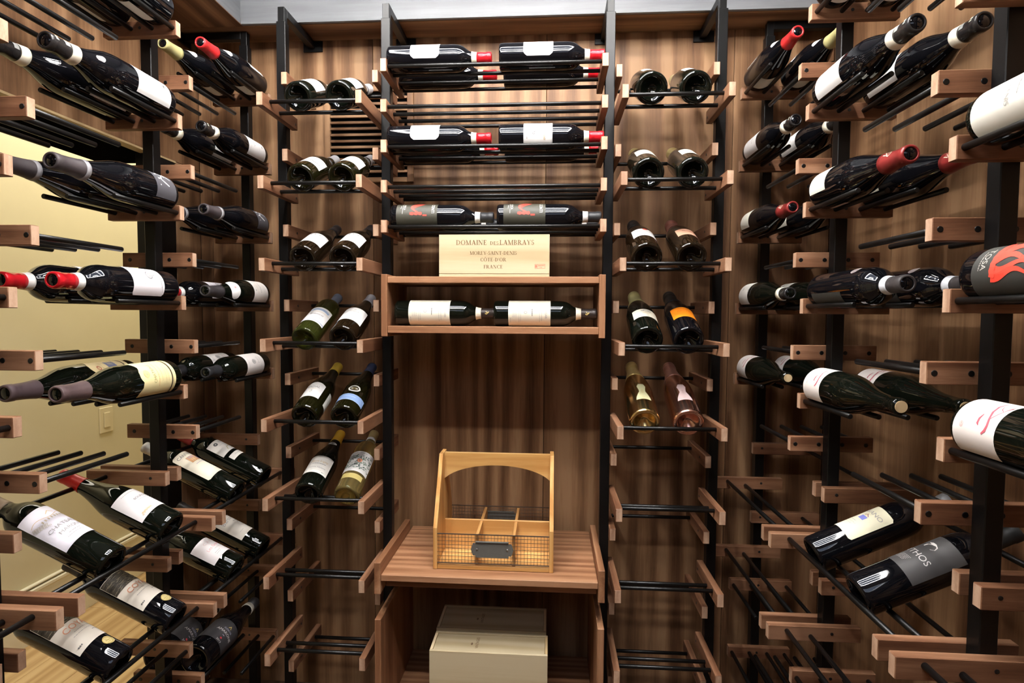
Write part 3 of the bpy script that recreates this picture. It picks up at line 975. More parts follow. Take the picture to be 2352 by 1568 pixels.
def shell(shape, z0, z1, lift=0.0007, closed_top=False):
    """capsule or band that follows the outline between two heights"""
    pr = SHAPE[shape]
    zs = sorted(set([z0, z1] + [z for z, r in pr[9:] if z0 < z < z1 and r > 0]))
    rf = RF[shape]
    out = [(z0, rf(z0) + 0.0001)] + [(z, rf(z) + lift) for z in zs]
    if closed_top:
        zt = pr[-1][0] + 0.0008
        out = [q for q in out if q[0] < pr[-2][0]]
        out += [(pr[-2][0], pr[-2][1] + lift), (zt, pr[-2][1] - 0.0012), (zt, pr[-2][1] - 0.0026), (zt - 0.0012, pr[-2][1] - 0.0034), (zt - 0.0012, 0.0)]
    else:
        out.append((z1, rf(z1) + 0.0001))
    return out

def foil_profile():
    """loose champagne foil with a mushroom head"""
    rf = RF['champagne']
    out = [(0.212, rf(0.212) + 0.0002), (0.212, rf(0.212) + 0.0010), (0.226, rf(0.226) + 0.0011), (0.240, rf(0.24) + 0.0011), (0.254, rf(0.254) + 0.0012), (0.268, rf(0.268) + 0.0013), (0.279, 0.0188), (0.284, 0.0202), (0.291, 0.0206), (0.296, 0.0190), (0.300, 0.0186), (0.306, 0.0194), (0.311, 0.0182), (0.314, 0.0130), (0.3145, 0.0)]
    return out

KIND = {}
def kind(name, shape, glass='dark_glass', cap=None, bands=(), labels=(), seal=None, cork=False, obj='wine_bottle'):
    """cap=(z0, rgb, rough, metal); bands=[(z0, z1, rgb)]; labels=[(z0, z1, half, rgb, style, th0, marks)]"""
    KIND[name] = dict(shape=shape, glass=glass, cap=cap, bands=bands, labels=labels, seal=seal, cork=cork, obj=obj, cache=None)

def build_bottle(name):
    K = KIND[name]
    sh = K['shape']
    root = empty(K['obj'])
    v, f = lathe_data(SHAPE[sh], 44)
    mesh_obj('glass_body', v, f, K['glass'], root, smooth=True)
    if K['cap']:
        z0, rgb, rough, metal = K['cap']
        pr = foil_profile() if K['cap'][0] == 'foil' else shell(sh, z0, 0.299, 0.0008, True)
        v, f = lathe_data(pr, 36)
        cp = mesh_obj('capsule' if K['cap'][0] != 'foil' else 'foil', v, f, paint(rgb, rough, metal), root, smooth=True)
        if K['seal']:
            pm = Print()
            K['seal'](pm)
            pm.wrap('cap_mark', RF[sh], 0.0152, cp, 0.0013)
    if K['cork']:
        zt = SHAPE[sh][-1][0]
        v, f = lathe_data([(zt - 0.004, 0.0105), (zt + 0.0008, 0.0105), (zt + 0.0010, 0.0)], 20)
        mesh_obj('cork', v, f, paint((0.62, 0.45, 0.25), 0.8), root)
    for z0, z1, rgb in K['bands']:
        v, f = lathe_data(shell(sh, z0, z1, 0.0011), 36)
        mesh_obj('neck_band', v, f, paint(rgb), root, smooth=True)
    for i, (z0, z1, half, rgb, style, th0, marks) in enumerate(K['labels']):
        v, f = label_patch(sh, z0, z1, half, style, th0)
        nm = 'label' if i == 0 else ('neck_label' if z0 > 0.15 else 'back_label' if abs(th0) > 2 else 'label_strip')
        lb = mesh_obj(nm, v, f, paint(rgb) if isinstance(rgb, tuple) else MAT[rgb], root, smooth=True)
        if marks:
            pm = Print()
            marks(pm)
            if pm.f:
                pm.wrap('printing', RF[sh], RBODY[sh], lb)
    return root

def copy_tree(o, parent=None):
    c = o.copy()
    col.objects.link(c)
    if parent is not None:
        c.parent = parent
    for ch in list(o.children):
        copy_tree(ch, c)
    return c

def put(kname, base, axis, face, label, group, spin=0.0, size=1.0):
    """stand the bottle's base at a point, neck along axis, label toward face"""
    K = KIND[kname]
    if K['cache'] is None:
        r = build_bottle(kname)
        K['cache'] = r
    else:
        r = copy_tree(K['cache'])
    a = Vector(axis).normalized()
    l = Vector(face)
    l = (l - a * l.dot(a)).normalized()
    if spin:
        l = Matrix.Rotation(spin, 3, a) @ l
    y = a.cross(l)
    m = Matrix((l, y, a)).transposed().to_4x4()
    m = m @ Matrix.Scale(size, 4)
    m.translation = Vector(base)
    r.matrix_world = m
    tag(r, label, 'bottle', group)
    return r

# ------------------------------------------------------------------ bottles: kinds and their printing
def lines(*specs):
    def fn(p):
        for s in specs:
            p.line(*s)
    return fn

def m_center(p):
    p.line(0.075, -0.024, -0.019, 0.0016, LGREY); p.line(0.078, 0.018, 0.022, 0.002, LGREY)
    p.line(0.092, -0.018, 0.018, 0.0008, LGREY)
def m_script(p):
    p.rect(-0.040, 0.0745, 0.040, 0.0750, GREY); p.rect(-0.040, 0.1515, 0.040, 0.1520, GREY)
    p.text('ESTATE 2009', 0.010, 0.0815, 0.0055, GREY)
    p.text('L\'b', 0.004, 0.101, 0.017, GREY, rot=0.3)
    p.ribbon([(-0.004 + 0.004 * i, 0.112 - 0.0035 * i, 0.0004) for i in range(5)], GREY)
    p.line(0.119, -0.004, 0.020, 0.0010, LGREY); p.line(0.124, -0.004, 0.018, 0.0010, LGREY)
    p.text('Sorano', 0.012, 0.131, 0.012, TAN, rot=0.12)
    p.ring(0.004, 0.139, 0.003, 0.002, (0.35, 0.45, 0.2), 0.5, 10)
def m_conti(p):
    W = (0.72, 0.70, 0.66)
    p.text('CONTI', 0.004, 0.1275, 0.0125, W, 0.85)
    RD = (0.70, 0.06, 0.04)
    p.ribbon([(-0.038 + 0.003 * i, 0.080 + 0.012 * math.sin(i * 0.35), 0.011 - 0.0003 * i) for i in range(14)], RD)
    p.ribbon([(0.000 + 0.0022 * i, 0.066 + 0.030 * (i / 10) ** 2, 0.004 - 0.0003 * i) for i in range(11)], RD)
    p.ribbon([(0.021, 0.060 + 0.004 * i, 0.003 + 0.0010 * (i % 3)) for i in range(10)], RD)
    p.ribbon([(0.026, 0.098 + 0.003 * i, 0.0022) for i in range(5)], RD)
    p.text('ROCA', -0.001, 0.0445, 0.0085, W, 0.9)
    p.rect(-0.022, 0.0385, 0.022, 0.0392, W)
    p.line(0.0330, -0.006, 0.006, 0.0014, W)
def m_box(p):
    p.text('SASSARI', 0.006, 0.153, 0.0085, LGREY, 0.9)
    p.line(0.140, -0.026, 0.028, 0.0011, LGREY); p.line(0.134, -0.010, 0.032, 0.0009, LGREY)
    p.line(0.112, -0.008, 0.012, 0.0022, GREY); p.ring(0.002, 0.094, 0.004, 0.005, LGREY, 0.7, 12)
    p.line(0.079, -0.030, 0.030, 0.0009, LGREY); p.line(0.074, -0.020, 0.032, 0.0009, LGREY)
    for i in range(5):
        p.line(0.056 + 0.003 * i, 0.000, 0.016, 0.0008, LGREY)
    p.line(0.050, 0.018, 0.032, 0.0012, LGREY)
def s_gold(p):
    G = (0.62, 0.46, 0.16)
    p.ribbon([(0.002 + 0.003 * math.sin(i), 0.268 + 0.0022 * i, 0.0014) for i in range(6)], G)
    p.ribbon([(-0.004 + 0.002 * i, 0.270 + 0.0012 * i, 0.0008) for i in range(5)], G)
kind('red_capsule', 'bordeaux', 'black_glass', (0.258, REDC, 0.25, 0.3), [(0.2435, 0.258, CREAM)], [(0.070, 0.154, 1.05, WHITE, 'cut', 0, m_center)])
kind('red_capsule_script', 'bordeaux', 'black_glass', (0.258, REDC, 0.25, 0.3), [(0.2435, 0.258, CREAM)], [(0.072, 0.154, 1.25, WHITE, None, 0, m_script)])
kind('black_red_figure', 'bordeaux', 'black_glass', (0.262, (0.02, 0.02, 0.022), 0.45, 0.0), [(0.247, 0.262, WHITE)], [(0.020, 0.140, 1.75, (0.036, 0.034, 0.023), None, 0, m_conti)])
kind('cream_label', 'bordeaux', 'dark_glass', (0.256, (0.030, 0.022, 0.020), 0.4, 0.2), [(0.240, 0.2555, CREAM)], [(0.044, 0.166, 1.6, CREAM, None, 0, m_box)], seal=s_gold)

def m_plain(p):
    p.line(0.108, -0.020, 0.020, 0.0014, GREY); p.line(0.098, -0.014, 0.014, 0.0010, LGREY)
    p.line(0.060, -0.018, 0.018, 0.0009, LGREY)
def m_sketch(p):
    p.ribbon([(-0.030 + 0.005 * i, 0.066 + 0.002 * math.sin(i * 1.3), 0.0016) for i in range(13)], GREY)
    for i in range(6):
        p.ribbon([(-0.012 + 0.005 * i, 0.067, 0.0008), (-0.011 + 0.005 * i, 0.074 + 0.002 * (i % 3), 0.0005)], GREY)
    p.line(0.085, -0.016, 0.014, 0.0012, LGREY); p.line(0.092, -0.010, 0.018, 0.0022, GREY)
def m_rtx(p):
    p.text('R T X', 0.0, 0.106, 0.0135, GREY, 1.05); p.rect(-0.030, 0.072, 0.030, 0.0724, LGREY)
    p.line(0.066, -0.020, 0.010, 0.0008, LGREY)
def m_bluearc(p):
    B = (0.16, 0.24, 0.42)
    p.ribbon([(-0.030 + 0.005 * i, 0.128 - 0.9 * (-0.030 + 0.005 * i) ** 2 * 6, 0.0055) for i in range(13)], (0.30, 0.38, 0.52))
    p.rect(-0.038, 0.0585, 0.038, 0.0605, B)
    p.text('Bianco', 0.000, 0.098, 0.013, GREY, 1.2); p.text('2016', 0.010, 0.080, 0.008, LGREY)
    p.rect(-0.040, 0.112, 0.040, 0.1135, TAN)
def m_adelle(p):
    p.text('ADELLE', 0.0, 0.104, 0.0072, LGREY, 1.2); p.ring(0, 0.116, 0.003, 0.003, LGREY, 0.6, 12)
def m_nadal(p):
    p.text('NADAL', 0.0, 0.101, 0.0135, GREY, 0.95); p.line(0.090, -0.012, 0.012, 0.0012, TAN)
    p.ring(0.002, 0.074, 0.0035, 0.0055, LGREY, 0.7, 12); p.ring(0.002, 0.082, 0.002, 0.003, LGREY, 0.5, 10)
def m_bluelow(p):
    p.rect(-0.045, 0.064, 0.045, 0.0655, (0.28, 0.36, 0.52)); p.rect(-0.045, 0.0365, 0.045, 0.0375, (0.55, 0.6, 0.7))
    p.line(0.053, -0.018, 0.018, 0.0018, (0.45, 0.52, 0.66))
def m_ringlogo(p):
    p.ring(0, 0.096, 0.0135, 0.0115, (0.03, 0.025, 0.01), 0.0, 22)
    for i in range(4):
        p.rect(-0.006 + 0.002 * (i % 2), 0.090 + 0.0032 * i, 0.006 - 0.002 * (i % 2), 0.0912 + 0.0032 * i, GOLD)
def m_macon(p):
    p.text('Mont Ligny', 0.0, 0.103, 0.0125, TAN, 0.95, rot=0.03); p.line(0.091, -0.020, 0.022, 0.0020, GREY)
    p.text('Sainte Helene', 0.002, 0.076, 0.0095, LGREY, 0.95, rot=0.03); p.line(0.064, -0.014, 0.018, 0.0009, LGREY)
    p.line(0.058, 0.020, 0.028, 0.002, GREY)
def m_oval(p):
    p.ring(0, 0.214, 0.012, 0.0046, (0.05, 0.05, 0.05), 0.75, 20); p.ring(0, 0.214, 0.006, 0.003, (0.10, 0.10, 0.10), 0.0, 12)
def m_floral(p):
    rnd = random.Random(11)
    cols = [(0.05, 0.10, 0.07), (0.16, 0.24, 0.17), (0.03, 0.05, 0.05), (0.35, 0.40, 0.36)]
    for i in range(150):
        s, z, a = rnd.uniform(-0.042, 0.042), rnd.uniform(0.084, 0.143), rnd.uniform(0, 3.14)
        l, w = rnd.uniform(0.003, 0.0055), rnd.uniform(0.0011, 0.0019)
        c, q = math.cos(a), math.sin(a)
        p.ribbon([(s - c * l, z - q * l, 0.0002), (s, z, w), (s + c * l, z + q * l, 0.0002)], rnd.choice(cols))
    for i in range(9):
        a = i * 2 * math.pi / 9
        p.ring(0.003 + 0.005 * math.cos(a), 0.117 + 0.005 * math.sin(a), 0.0028, 0.0028, (0.75, 0.18, 0.08) if i % 2 else (0.78, 0.35, 0.22), 0, 8)
    p.line(0.151, -0.016, 0.016, 0.0014, GREY)
kind('white_cap_green', 'burgundy', 'dark_glass', (0.238, (0.62, 0.62, 0.64), 0.4, 0.0), (), [(0.045, 0.118, 1.0, WHITE, None, 0, m_plain)])
kind('white_cap_sketch', 'burgundy', 'olive_glass', (0.240, (0.62, 0.62, 0.64), 0.4, 0.0), (), [(0.046, 0.112, 1.0, WHITE, None, 0, m_sketch)])
kind('black_cap_rtx', 'burgundy', 'brown_glass', (0.238, (0.035, 0.030, 0.032), 0.35, 0.0), (), [(0.046, 0.118, 1.0, WHITE, None, 0, m_rtx), (0.05, 0.11, 0.6, (0.6, 0.57, 0.52), None, 3.14, None)])
kind('blue_cap_green', 'bordeaux', 'green_wine_glass', (0.245, (0.16, 0.19, 0.26), 0.4, 0.0), (), [(0.052, 0.142, 1.05, WHITE, None, 0, m_bluearc)])
kind('grey_cap_white', 'burgundy', 'brown_glass', (0.240, (0.45, 0.44, 0.48), 0.4, 0.1), (), [(0.050, 0.130, 1.0, WHITE, None, 0, m_adelle), (0.05, 0.12, 0.55, (0.6, 0.57, 0.52), None, 3.14, None)])
kind('yellow_cap_nadal', 'burgundy', 'olive_glass', (0.246, (0.58, 0.40, 0.05), 0.45, 0.0), (), [(0.050, 0.128, 0.85, WHITE, 'arch', 0, m_nadal), (0.045, 0.11, 0.5, (0.6, 0.6, 0.55), None, 1.9, None)])
kind('navy_cap_ring', 'burgundy', 'olive_glass', (0.240, (0.035, 0.05, 0.11), 0.4, 0.0), (), [(0.036, 0.067, 1.25, (0.20, 0.30, 0.52), None, 0, m_bluelow), (0.080, 0.112, 0.47, WHITE, 'oval', 0, m_ringlogo)])
kind('wax_cap_script', 'burgundy', 'dark_glass', (0.240, (0.62, 0.36, 0.03), 0.5, 0.0), (), [(0.052, 0.128, 1.0, (0.74, 0.71, 0.66), None, 0, m_macon), (0.2075, 0.2205, 0.72, (0.6, 0.58, 0.54), 'oval', 0, m_oval)])
kind('clear_floral', 'bordeaux', 'white_wine_glass', (0.262, (0.42, 0.32, 0.14), 0.4, 0.2), [(0.250, 0.2615, WHITE)], [(0.070, 0.160, 1.25, WHITE, None, 0, m_floral), (0.040, 0.060, 0.9, (0.5, 0.40, 0.14), None, 0, None)])
CH = 'champagne_bottle'
def m_champ(p):
    p.line(0.118, -0.018, 0.018, 0.0026, LGREY); p.line(0.106, -0.024, 0.024, 0.0012, LGREY); p.line(0.086, -0.014, 0.014, 0.0012, LGREY)
def m_champ2(p):
    p.ring(0, 0.108, 0.008, 0.006, LGREY, 0.7, 14); p.ring(-0.011, 0.106, 0.004, 0.004, LGREY, 0.5, 10); p.ring(0.011, 0.106, 0.004, 0.004, LGREY, 0.5, 10)
    p.text('BRUT', 0, 0.094, 0.0085, TAN, 1.1); p.line(0.082, -0.030, 0.030, 0.0012, LGREY); p.line(0.072, -0.024, 0.024, 0.0010, LGREY)
def m_reddot(p):
    p.ring(0.0, 0.128, 0.0075, 0.0055, (0.70, 0.07, 0.04), 0, 16); p.line(0.108, -0.026, 0.024, 0.0018, LGREY); p.line(0.088, -0.020, 0.020, 0.0010, LGREY)
def m_copper(p):
    C = (0.42, 0.20, 0.13)
    p.text('Rose', 0, 0.110, 0.016, C, 1.2); p.line(0.095, -0.022, 0.022, 0.0016, C); p.rect(-0.032, 0.0785, 0.032, 0.0795, C); p.rect(-0.032, 0.1255, 0.032, 0.1265, C)
def m_orange(p):
    C = (0.66, 0.17, 0.005)
    p.text('BRUT', 0, 0.106, 0.013, C, 1.2); p.line(0.120, -0.020, 0.020, 0.0016, C); p.line(0.094, -0.026, 0.026, 0.0014, C); p.line(0.084, -0.018, 0.018, 0.0012, C)
def m_keyhole(c):
    def fn(p):
        p.text('SECCO', 0, 0.095, 0.0075, c, 0.8, rot=-math.pi / 2)
        p.line(0.066, -0.004, 0.004, 0.001, c)
    return fn
kind('champ_white', 'champagne', 'dark_glass', ('foil', (0.45, 0.40, 0.20), 0.35, 0.6), (), [(0.072, 0.128, 0.95, WHITE, None, 0, m_champ)], obj=CH)
kind('champ_cream', 'champagne', 'dark_glass', ('foil', (0.52, 0.44, 0.18), 0.35, 0.4), (), [(0.066, 0.126, 0.9, (0.80, 0.78, 0.64), None, 0, m_champ)], obj=CH)
kind('champ_reddot', 'champagne', 'brown_glass', ('foil', (0.012, 0.014, 0.018), 0.4, 0.1), (), [(0.070, 0.132, 0.95, WHITE, None, 0, m_reddot)], obj=CH)
kind('champ_copper', 'champagne', 'brown_glass', ('foil', (0.42, 0.17, 0.14), 0.35, 0.5), (), [(0.076, 0.129, 0.85, (0.60, 0.33, 0.22), None, 0, m_copper)], obj=CH)
kind('champ_gold_foil', 'champagne', 'dark_glass', ('foil', (0.62, 0.58, 0.26), 0.35, 0.3), (), [(0.068, 0.118, 0.95, CREAM, None, 0, m_champ2)], obj=CH)
kind('champ_orange', 'champagne', 'black_glass', ('foil', (0.012, 0.011, 0.011), 0.5, 0.0), (), [(0.070, 0.132, 0.85, (0.85, 0.24, 0.008), None, 0, m_orange)], obj=CH)
kind('champ_gold', 'champagne', 'gold_mirror', ('foil', (0.70, 0.54, 0.22), 0.30, 0.6), (), [(0.055, 0.135, 0.50, (0.62, 0.60, 0.34), 'keyhole', 0, m_keyhole(GOLD))], obj=CH)
kind('champ_rose', 'champagne', 'rose_mirror', ('foil', (0.62, 0.33, 0.27), 0.30, 0.6), (), [(0.055, 0.135, 0.50, (0.62, 0.46, 0.45), 'keyhole', 0, m_keyhole((0.4, 0.2, 0.18)))], obj=CH)

def m_barolo(p):
    p.line(0.110, -0.022, 0.020, 0.0008, LGREY); p.text('Vigna', 0.002, 0.090, 0.012, LGREY, 1.1, rot=0.2)
    p.ribbon([(-0.006, 0.040, 0.0008), (-0.002, 0.041, 0.0020), (0.002, 0.039, 0.0014), (0.004, 0.042, 0.0003)], BLACK)
    p.line(0.060, -0.018, 0.016, 0.0008, LGREY); p.line(0.030, -0.014, 0.014, 0.0008, LGREY)
def s_small(p):
    p.rect(-0.005, 0.262, 0.006, 0.272, (0.22, 0.22, 0.21)); p.rect(-0.004, 0.286, 0.004, 0.292, (0.30, 0.30, 0.24))
def m_ra(p):
    W = (0.74, 0.74, 0.75)
    def q(pts):                # brush strokes written along the bottle
        p.ribbon([(y * 1.25 - 0.004, 0.044 - x * 1.25, w * 1.3) for x, y, w in pts], W)
    q([(-0.014, -0.014, 0.0010), (-0.012, 0.000, 0.0013), (-0.010, 0.014, 0.0012)])
    q([(-0.016, 0.008, 0.0009), (-0.006, 0.014, 0.0014), (0.001, 0.009, 0.0014), (-0.004, 0.002, 0.0012), (-0.011, 0.000, 0.0009)])
    q([(-0.008, 0.000, 0.0011), (0.000, -0.007, 0.0014), (0.008, -0.012, 0.0010)])
    q([(0.006, 0.006, 0.0008), (0.009, 0.013, 0.0012), (0.010, 0.016, 0.0006)])
    q([(0.010, 0.015, 0.0007), (0.015, 0.006, 0.0011), (0.019, 0.002, 0.0006)])
def m_lilac(p):
    p.ring(0.004, 0.094, 0.0095, 0.0095, (0.18, 0.17, 0.18), 0.78, 20); p.ring(0.004, 0.094, 0.005, 0.005, LGREY, 0.4, 14)
    p.ring(0.004, 0.080, 0.0018, 0.0018, GREY, 0, 8)
    p.text('Chateau', 0.002, 0.132, 0.0085, LGREY, 1.1, rot=0.12); p.line(0.114, -0.020, 0.016, 0.0009, LGREY); p.line(0.064, -0.024, 0.024, 0.0011, GREY)
    p.rect(-0.034, 0.0615, 0.034, 0.0620, GREY)
def m_neuf(p):
    p.ring(0.0, 0.114, 0.009, 0.0085, (0.55, 0.52, 0.24), 0.35, 18); p.ring(0.0, 0.114, 0.004, 0.004, (0.40, 0.42, 0.24), 0, 12)
    p.text('CHATEAU', 0.0, 0.093, 0.0105, (0.30, 0.28, 0.12), 0.95); p.line(0.080, -0.030, 0.030, 0.0014, (0.70, 0.38, 0.16))
    p.line(0.070, -0.020, 0.020, 0.0012, (0.55, 0.48, 0.22)); p.line(0.058, -0.026, 0.026, 0.0009, (0.55, 0.48, 0.22)); p.line(0.050, -0.022, 0.022, 0.0009, (0.55, 0.48, 0.22))
    p.rect(-0.055, 0.0375, 0.055, 0.0405, (0.04, 0.03, 0.02))
def m_neuf2(p):
    p.text('CO', -0.012, 0.112, 0.016, (0.45, 0.05, 0.04)); p.rect(-0.008, 0.060, 0.012, 0.086, (0.16, 0.17, 0.26)); p.rect(0.000, 0.066, 0.010, 0.080, (0.40, 0.36, 0.30))
    p.line(0.100, -0.020, 0.020, 0.0012, (0.5, 0.42, 0.24)); p.rect(-0.055, 0.0375, 0.055, 0.0405, (0.04, 0.03, 0.02))
def m_circle(p):
    p.text('TENUTA', 0.002, 0.062, 0.0085, LGREY, 1.1); p.line(0.080, -0.018, 0.018, 0.0011, TAN); p.ring(-0.008, 0.092, 0.002, 0.002, GREY, 0, 8); p.line(0.040, -0.022, 0.022, 0.0009, LGREY)
def m_necklab(p):
    p.ring(0.003, 0.186, 0.0035, 0.003, (0.6, 0.10, 0.10), 0.4, 10)
def m_crest(p):
    p.ring(0, 0.103, 0.0075, 0.010, LGREY, 0.72, 18); p.ring(0, 0.104, 0.004, 0.005, LGREY, 0.3, 10)
    for i in range(5):
        p.ribbon([(0, 0.098, 0.0004), (0.008 * math.cos(i * 1.3), 0.104 + 0.010 * math.sin(i * 1.3), 0.0005)], LGREY)
    p.text('Rocca', 0.004, 0.078, 0.0085, LGREY, 1.1, rot=0.1); p.line(0.064, -0.018, 0.018, 0.0010, LGREY); p.line(0.132, -0.016, 0.016, 0.0009, LGREY)
kind('barolo', 'albeisa', 'black_glass', (0.258, (0.018, 0.016, 0.016), 0.25, 0.1), [(0.240, 0.2578, CREAM)], [(0.022, 0.122, 1.1, WHITE, None, 0, m_barolo), (0.03, 0.105, 0.6, (0.55, 0.50, 0.42), None, 3.14, None)], seal=s_small)
kind('brush_label', 'burgundy', 'black_glass', (0.236, (0.045, 0.036, 0.038), 0.55, 0.0), [(0.2265, 0.2357, (0.25, 0.24, 0.25))], [(0.012, 0.075, 1.2, (0.060, 0.058, 0.066), None, 0, m_ra)])
kind('red_capsule_lilac', 'bordeaux', 'black_glass', (0.259, REDC, 0.22, 0.3), [(0.245, 0.259, WHITE)], [(0.055, 0.148, 1.15, (0.80, 0.76, 0.79), 'round', 0, m_lilac)])
kind('torn_yellow', 'albeisa', 'dark_glass', (0.238, (0.090, 0.058, 0.058), 0.5, 0.0), (), [(0.026, 0.134, 1.35, YELLOW, 'torn', 0, m_neuf)])
kind('torn_tan', 'albeisa', 'dark_glass', (0.238, (0.075, 0.050, 0.055), 0.5, 0.0), (), [(0.026, 0.134, 1.35, (0.72, 0.58, 0.32), 'torn', 0, m_neuf2)])
kind('red_wax_crest', 'burgundy', 'black_glass', (0.232, (0.50, 0.02, 0.022), 0.3, 0.0), (), [(0.024, 0.100, 0.85, (0.74, 0.71, 0.68), None, 0, None), (0.176, 0.206, 1.0, WHITE, 'oval', 0, None), (0.030, 0.098, 0.75, (0.62, 0.57, 0.46), None, 3.0, m_plain)])
kind('olive_wax_crest', 'burgundy', 'black_glass', (0.232, (0.38, 0.34, 0.15), 0.45, 0.0), (), [(0.024, 0.100, 0.85, (0.74, 0.71, 0.68), None, 0, None), (0.176, 0.206, 1.0, WHITE, 'oval', 0, None), (0.030, 0.098, 0.75, (0.62, 0.57, 0.46), None, 3.0, m_plain)])
kind('neck_label', 'burgundy', 'dark_glass', (0.228, (0.030, 0.026, 0.028), 0.45, 0.0), (), [(0.020, 0.104, 1.15, (0.78, 0.73, 0.68), None, 0, m_circle), (0.170, 0.204, 1.25, WHITE, 'oval', 0, m_necklab)])
kind('crest_label', 'bordeaux', 'dark_glass', (0.243, (0.022, 0.022, 0.025), 0.4, 0.1), (), [(0.045, 0.146, 1.2, (0.76, 0.71, 0.68), None, 0, m_crest)])

def m_margaux(p):
    G = (0.62, 0.44, 0.22)
    p.ribbon([(-0.040 + 0.004 * i, 0.158 + 0.004 * math.sin(i * 0.5), 0.0005) for i in range(20)], G)
    p.ribbon([(-0.004, 0.163, 0.0006), (0.004, 0.170, 0.0010), (0.012, 0.163, 0.0006)], G)
    for i in range(9):
        p.rect(-0.022 + 0.006 * i, 0.1475, -0.0195 + 0.006 * i, 0.153, (0.55, 0.45, 0.32))
    for i in range(18):
        p.ring(-0.042 + 0.0014 * i, 0.150 - 0.0006 * i + 0.004 * math.sin(i * 2.1), 0.0026, 0.0022, (0.55, 0.50, 0.44), 0.5, 8)
    p.text('CHATEAU', -0.004, 0.124, 0.0115, LGREY, 1.1); p.text('MARQUIS', 0.001, 0.108, 0.0105, LGREY, 1.1); p.line(0.096, -0.014, 0.016, 0.0011, LGREY); p.line(0.090, -0.022, 0.022, 0.0008, LGREY)
def m_bourg(p):
    p.line(0.124, -0.030, 0.026, 0.0010, LGREY); p.text('BOURGOGNE', 0.006, 0.101, 0.0085, GREY, 0.95); p.line(0.092, -0.014, 0.022, 0.0014, LGREY); p.line(0.086, 0.000, 0.020, 0.0010, LGREY)
    p.line(0.074, -0.020, 0.030, 0.0008, LGREY); p.line(0.064, 0.018, 0.030, 0.0014, LGREY)
    for i in range(14):
        p.ring(-0.038 + 0.0018 * i, 0.058 + 0.005 * abs(math.sin(i)), 0.002, 0.002, TAN, 0.5, 7)
def m_coyam(p):
    rnd = random.Random(5)
    p.rect(-0.047, 0.136, 0.047, 0.181, (0.045, 0.037, 0.027))
    for i in range(110):
        s, z = rnd.uniform(-0.042, 0.042), rnd.uniform(0.136, 0.177)
        p.ribbon([(s - 0.006, z, 0.0003), (s, z + rnd.uniform(-0.001, 0.003), 0.0008), (s + 0.006, z + rnd.uniform(-0.002, 0.004), 0.0002)], rnd.choice([(0.12, 0.10, 0.07), (0.02, 0.017, 0.013), (0.22, 0.19, 0.13)]))
    p.text('COYAM', 0.002, 0.121, 0.0185, (0.74, 0.32, 0.20), 0.95); p.line(0.107, -0.018, 0.034, 0.0011, LGREY); p.line(0.099, -0.026, 0.036, 0.0011, LGREY); p.line(0.089, 0.006, 0.036, 0.0014, GREY); p.line(0.076, -0.038, -0.028, 0.0030, GREY)
def m_medal(p):
    p.ring(0, 0.046, 0.0105, 0.0105, (0.45, 0.33, 0.10), 0.82, 24); p.line(0.045, -0.006, 0.006, 0.0016, (0.45, 0.33, 0.10)); p.line(0.041, -0.005, 0.005, 0.0012, (0.45, 0.33, 0.10))
def m_cantina(p):
    p.text('CANTINA', -0.006, 0.180, 0.0135, GREY, 0.95)
    p.rect(-0.020, 0.143, 0.026, 0.168, (0.62, 0.34, 0.16)); p.rect(-0.020, 0.158, 0.004, 0.168, (0.30, 0.30, 0.42)); p.rect(0.008, 0.146, 0.026, 0.160, (0.10, 0.14, 0.34)); p.rect(-0.012, 0.146, 0.002, 0.156, (0.80, 0.66, 0.44))
    p.line(0.132, -0.018, 0.026, 0.0016, (0.35, 0.32, 0.45)); p.line(0.106, 0.010, 0.024, 0.0014, LGREY); p.line(0.086, -0.004, 0.034, 0.0012, (0.66, 0.46, 0.36))
def m_medals(p):
    p.ring(-0.020, 0.176, 0.0065, 0.0060, (0.10, 0.10, 0.11), 0.35, 14); p.text('Riserva', 0.010, 0.180, 0.0105, LGREY, 1.0, rot=0.1); p.line(0.164, -0.016, 0.022, 0.0010, LGREY)
    p.ring(0.014, 0.155, 0.0052, 0.0048, (0.42, 0.33, 0.08), 0, 14); p.ring(0.028, 0.158, 0.0050, 0.0046, (0.42, 0.33, 0.08), 0, 14)
    p.ribbon([(-0.012, 0.138, 0.0012), (-0.006, 0.148, 0.0012), (0.004, 0.150, 0.0012), (0.008, 0.140, 0.0012), (-0.012, 0.138, 0.0012)], (0.45, 0.38, 0.22))
def m_bar(p):
    p.text('Barton', -0.010, 0.138, 0.018, LGREY, 1.0, rot=0.15); p.line(0.122, -0.004, 0.026, 0.0016, GREY); p.line(0.112, 0.002, 0.022, 0.0012, LGREY); p.rect(0.022, 0.103, 0.026, 0.108, GREY); p.text('Famille', 0.012, 0.096, 0.0085, (0.55, 0.40, 0.36), 1.0, rot=0.1); p.line(0.080, -0.026, -0.012, 0.0012, LGREY)
def m_cash(p):
    PK = (0.72, 0.36, 0.38)
    p.text('C A S H', 0.000, 0.106, 0.0125, (0.70, 0.52, 0.52), 1.0); p.text('Les Grandes', 0.000, 0.088, 0.0125, PK, 0.95, rot=0.08); p.line(0.076, -0.014, 0.024, 0.0010, LGREY); p.line(0.066, -0.024, -0.006, 0.0012, LGREY); p.line(0.061, -0.024, -0.008, 0.0010, LGREY)
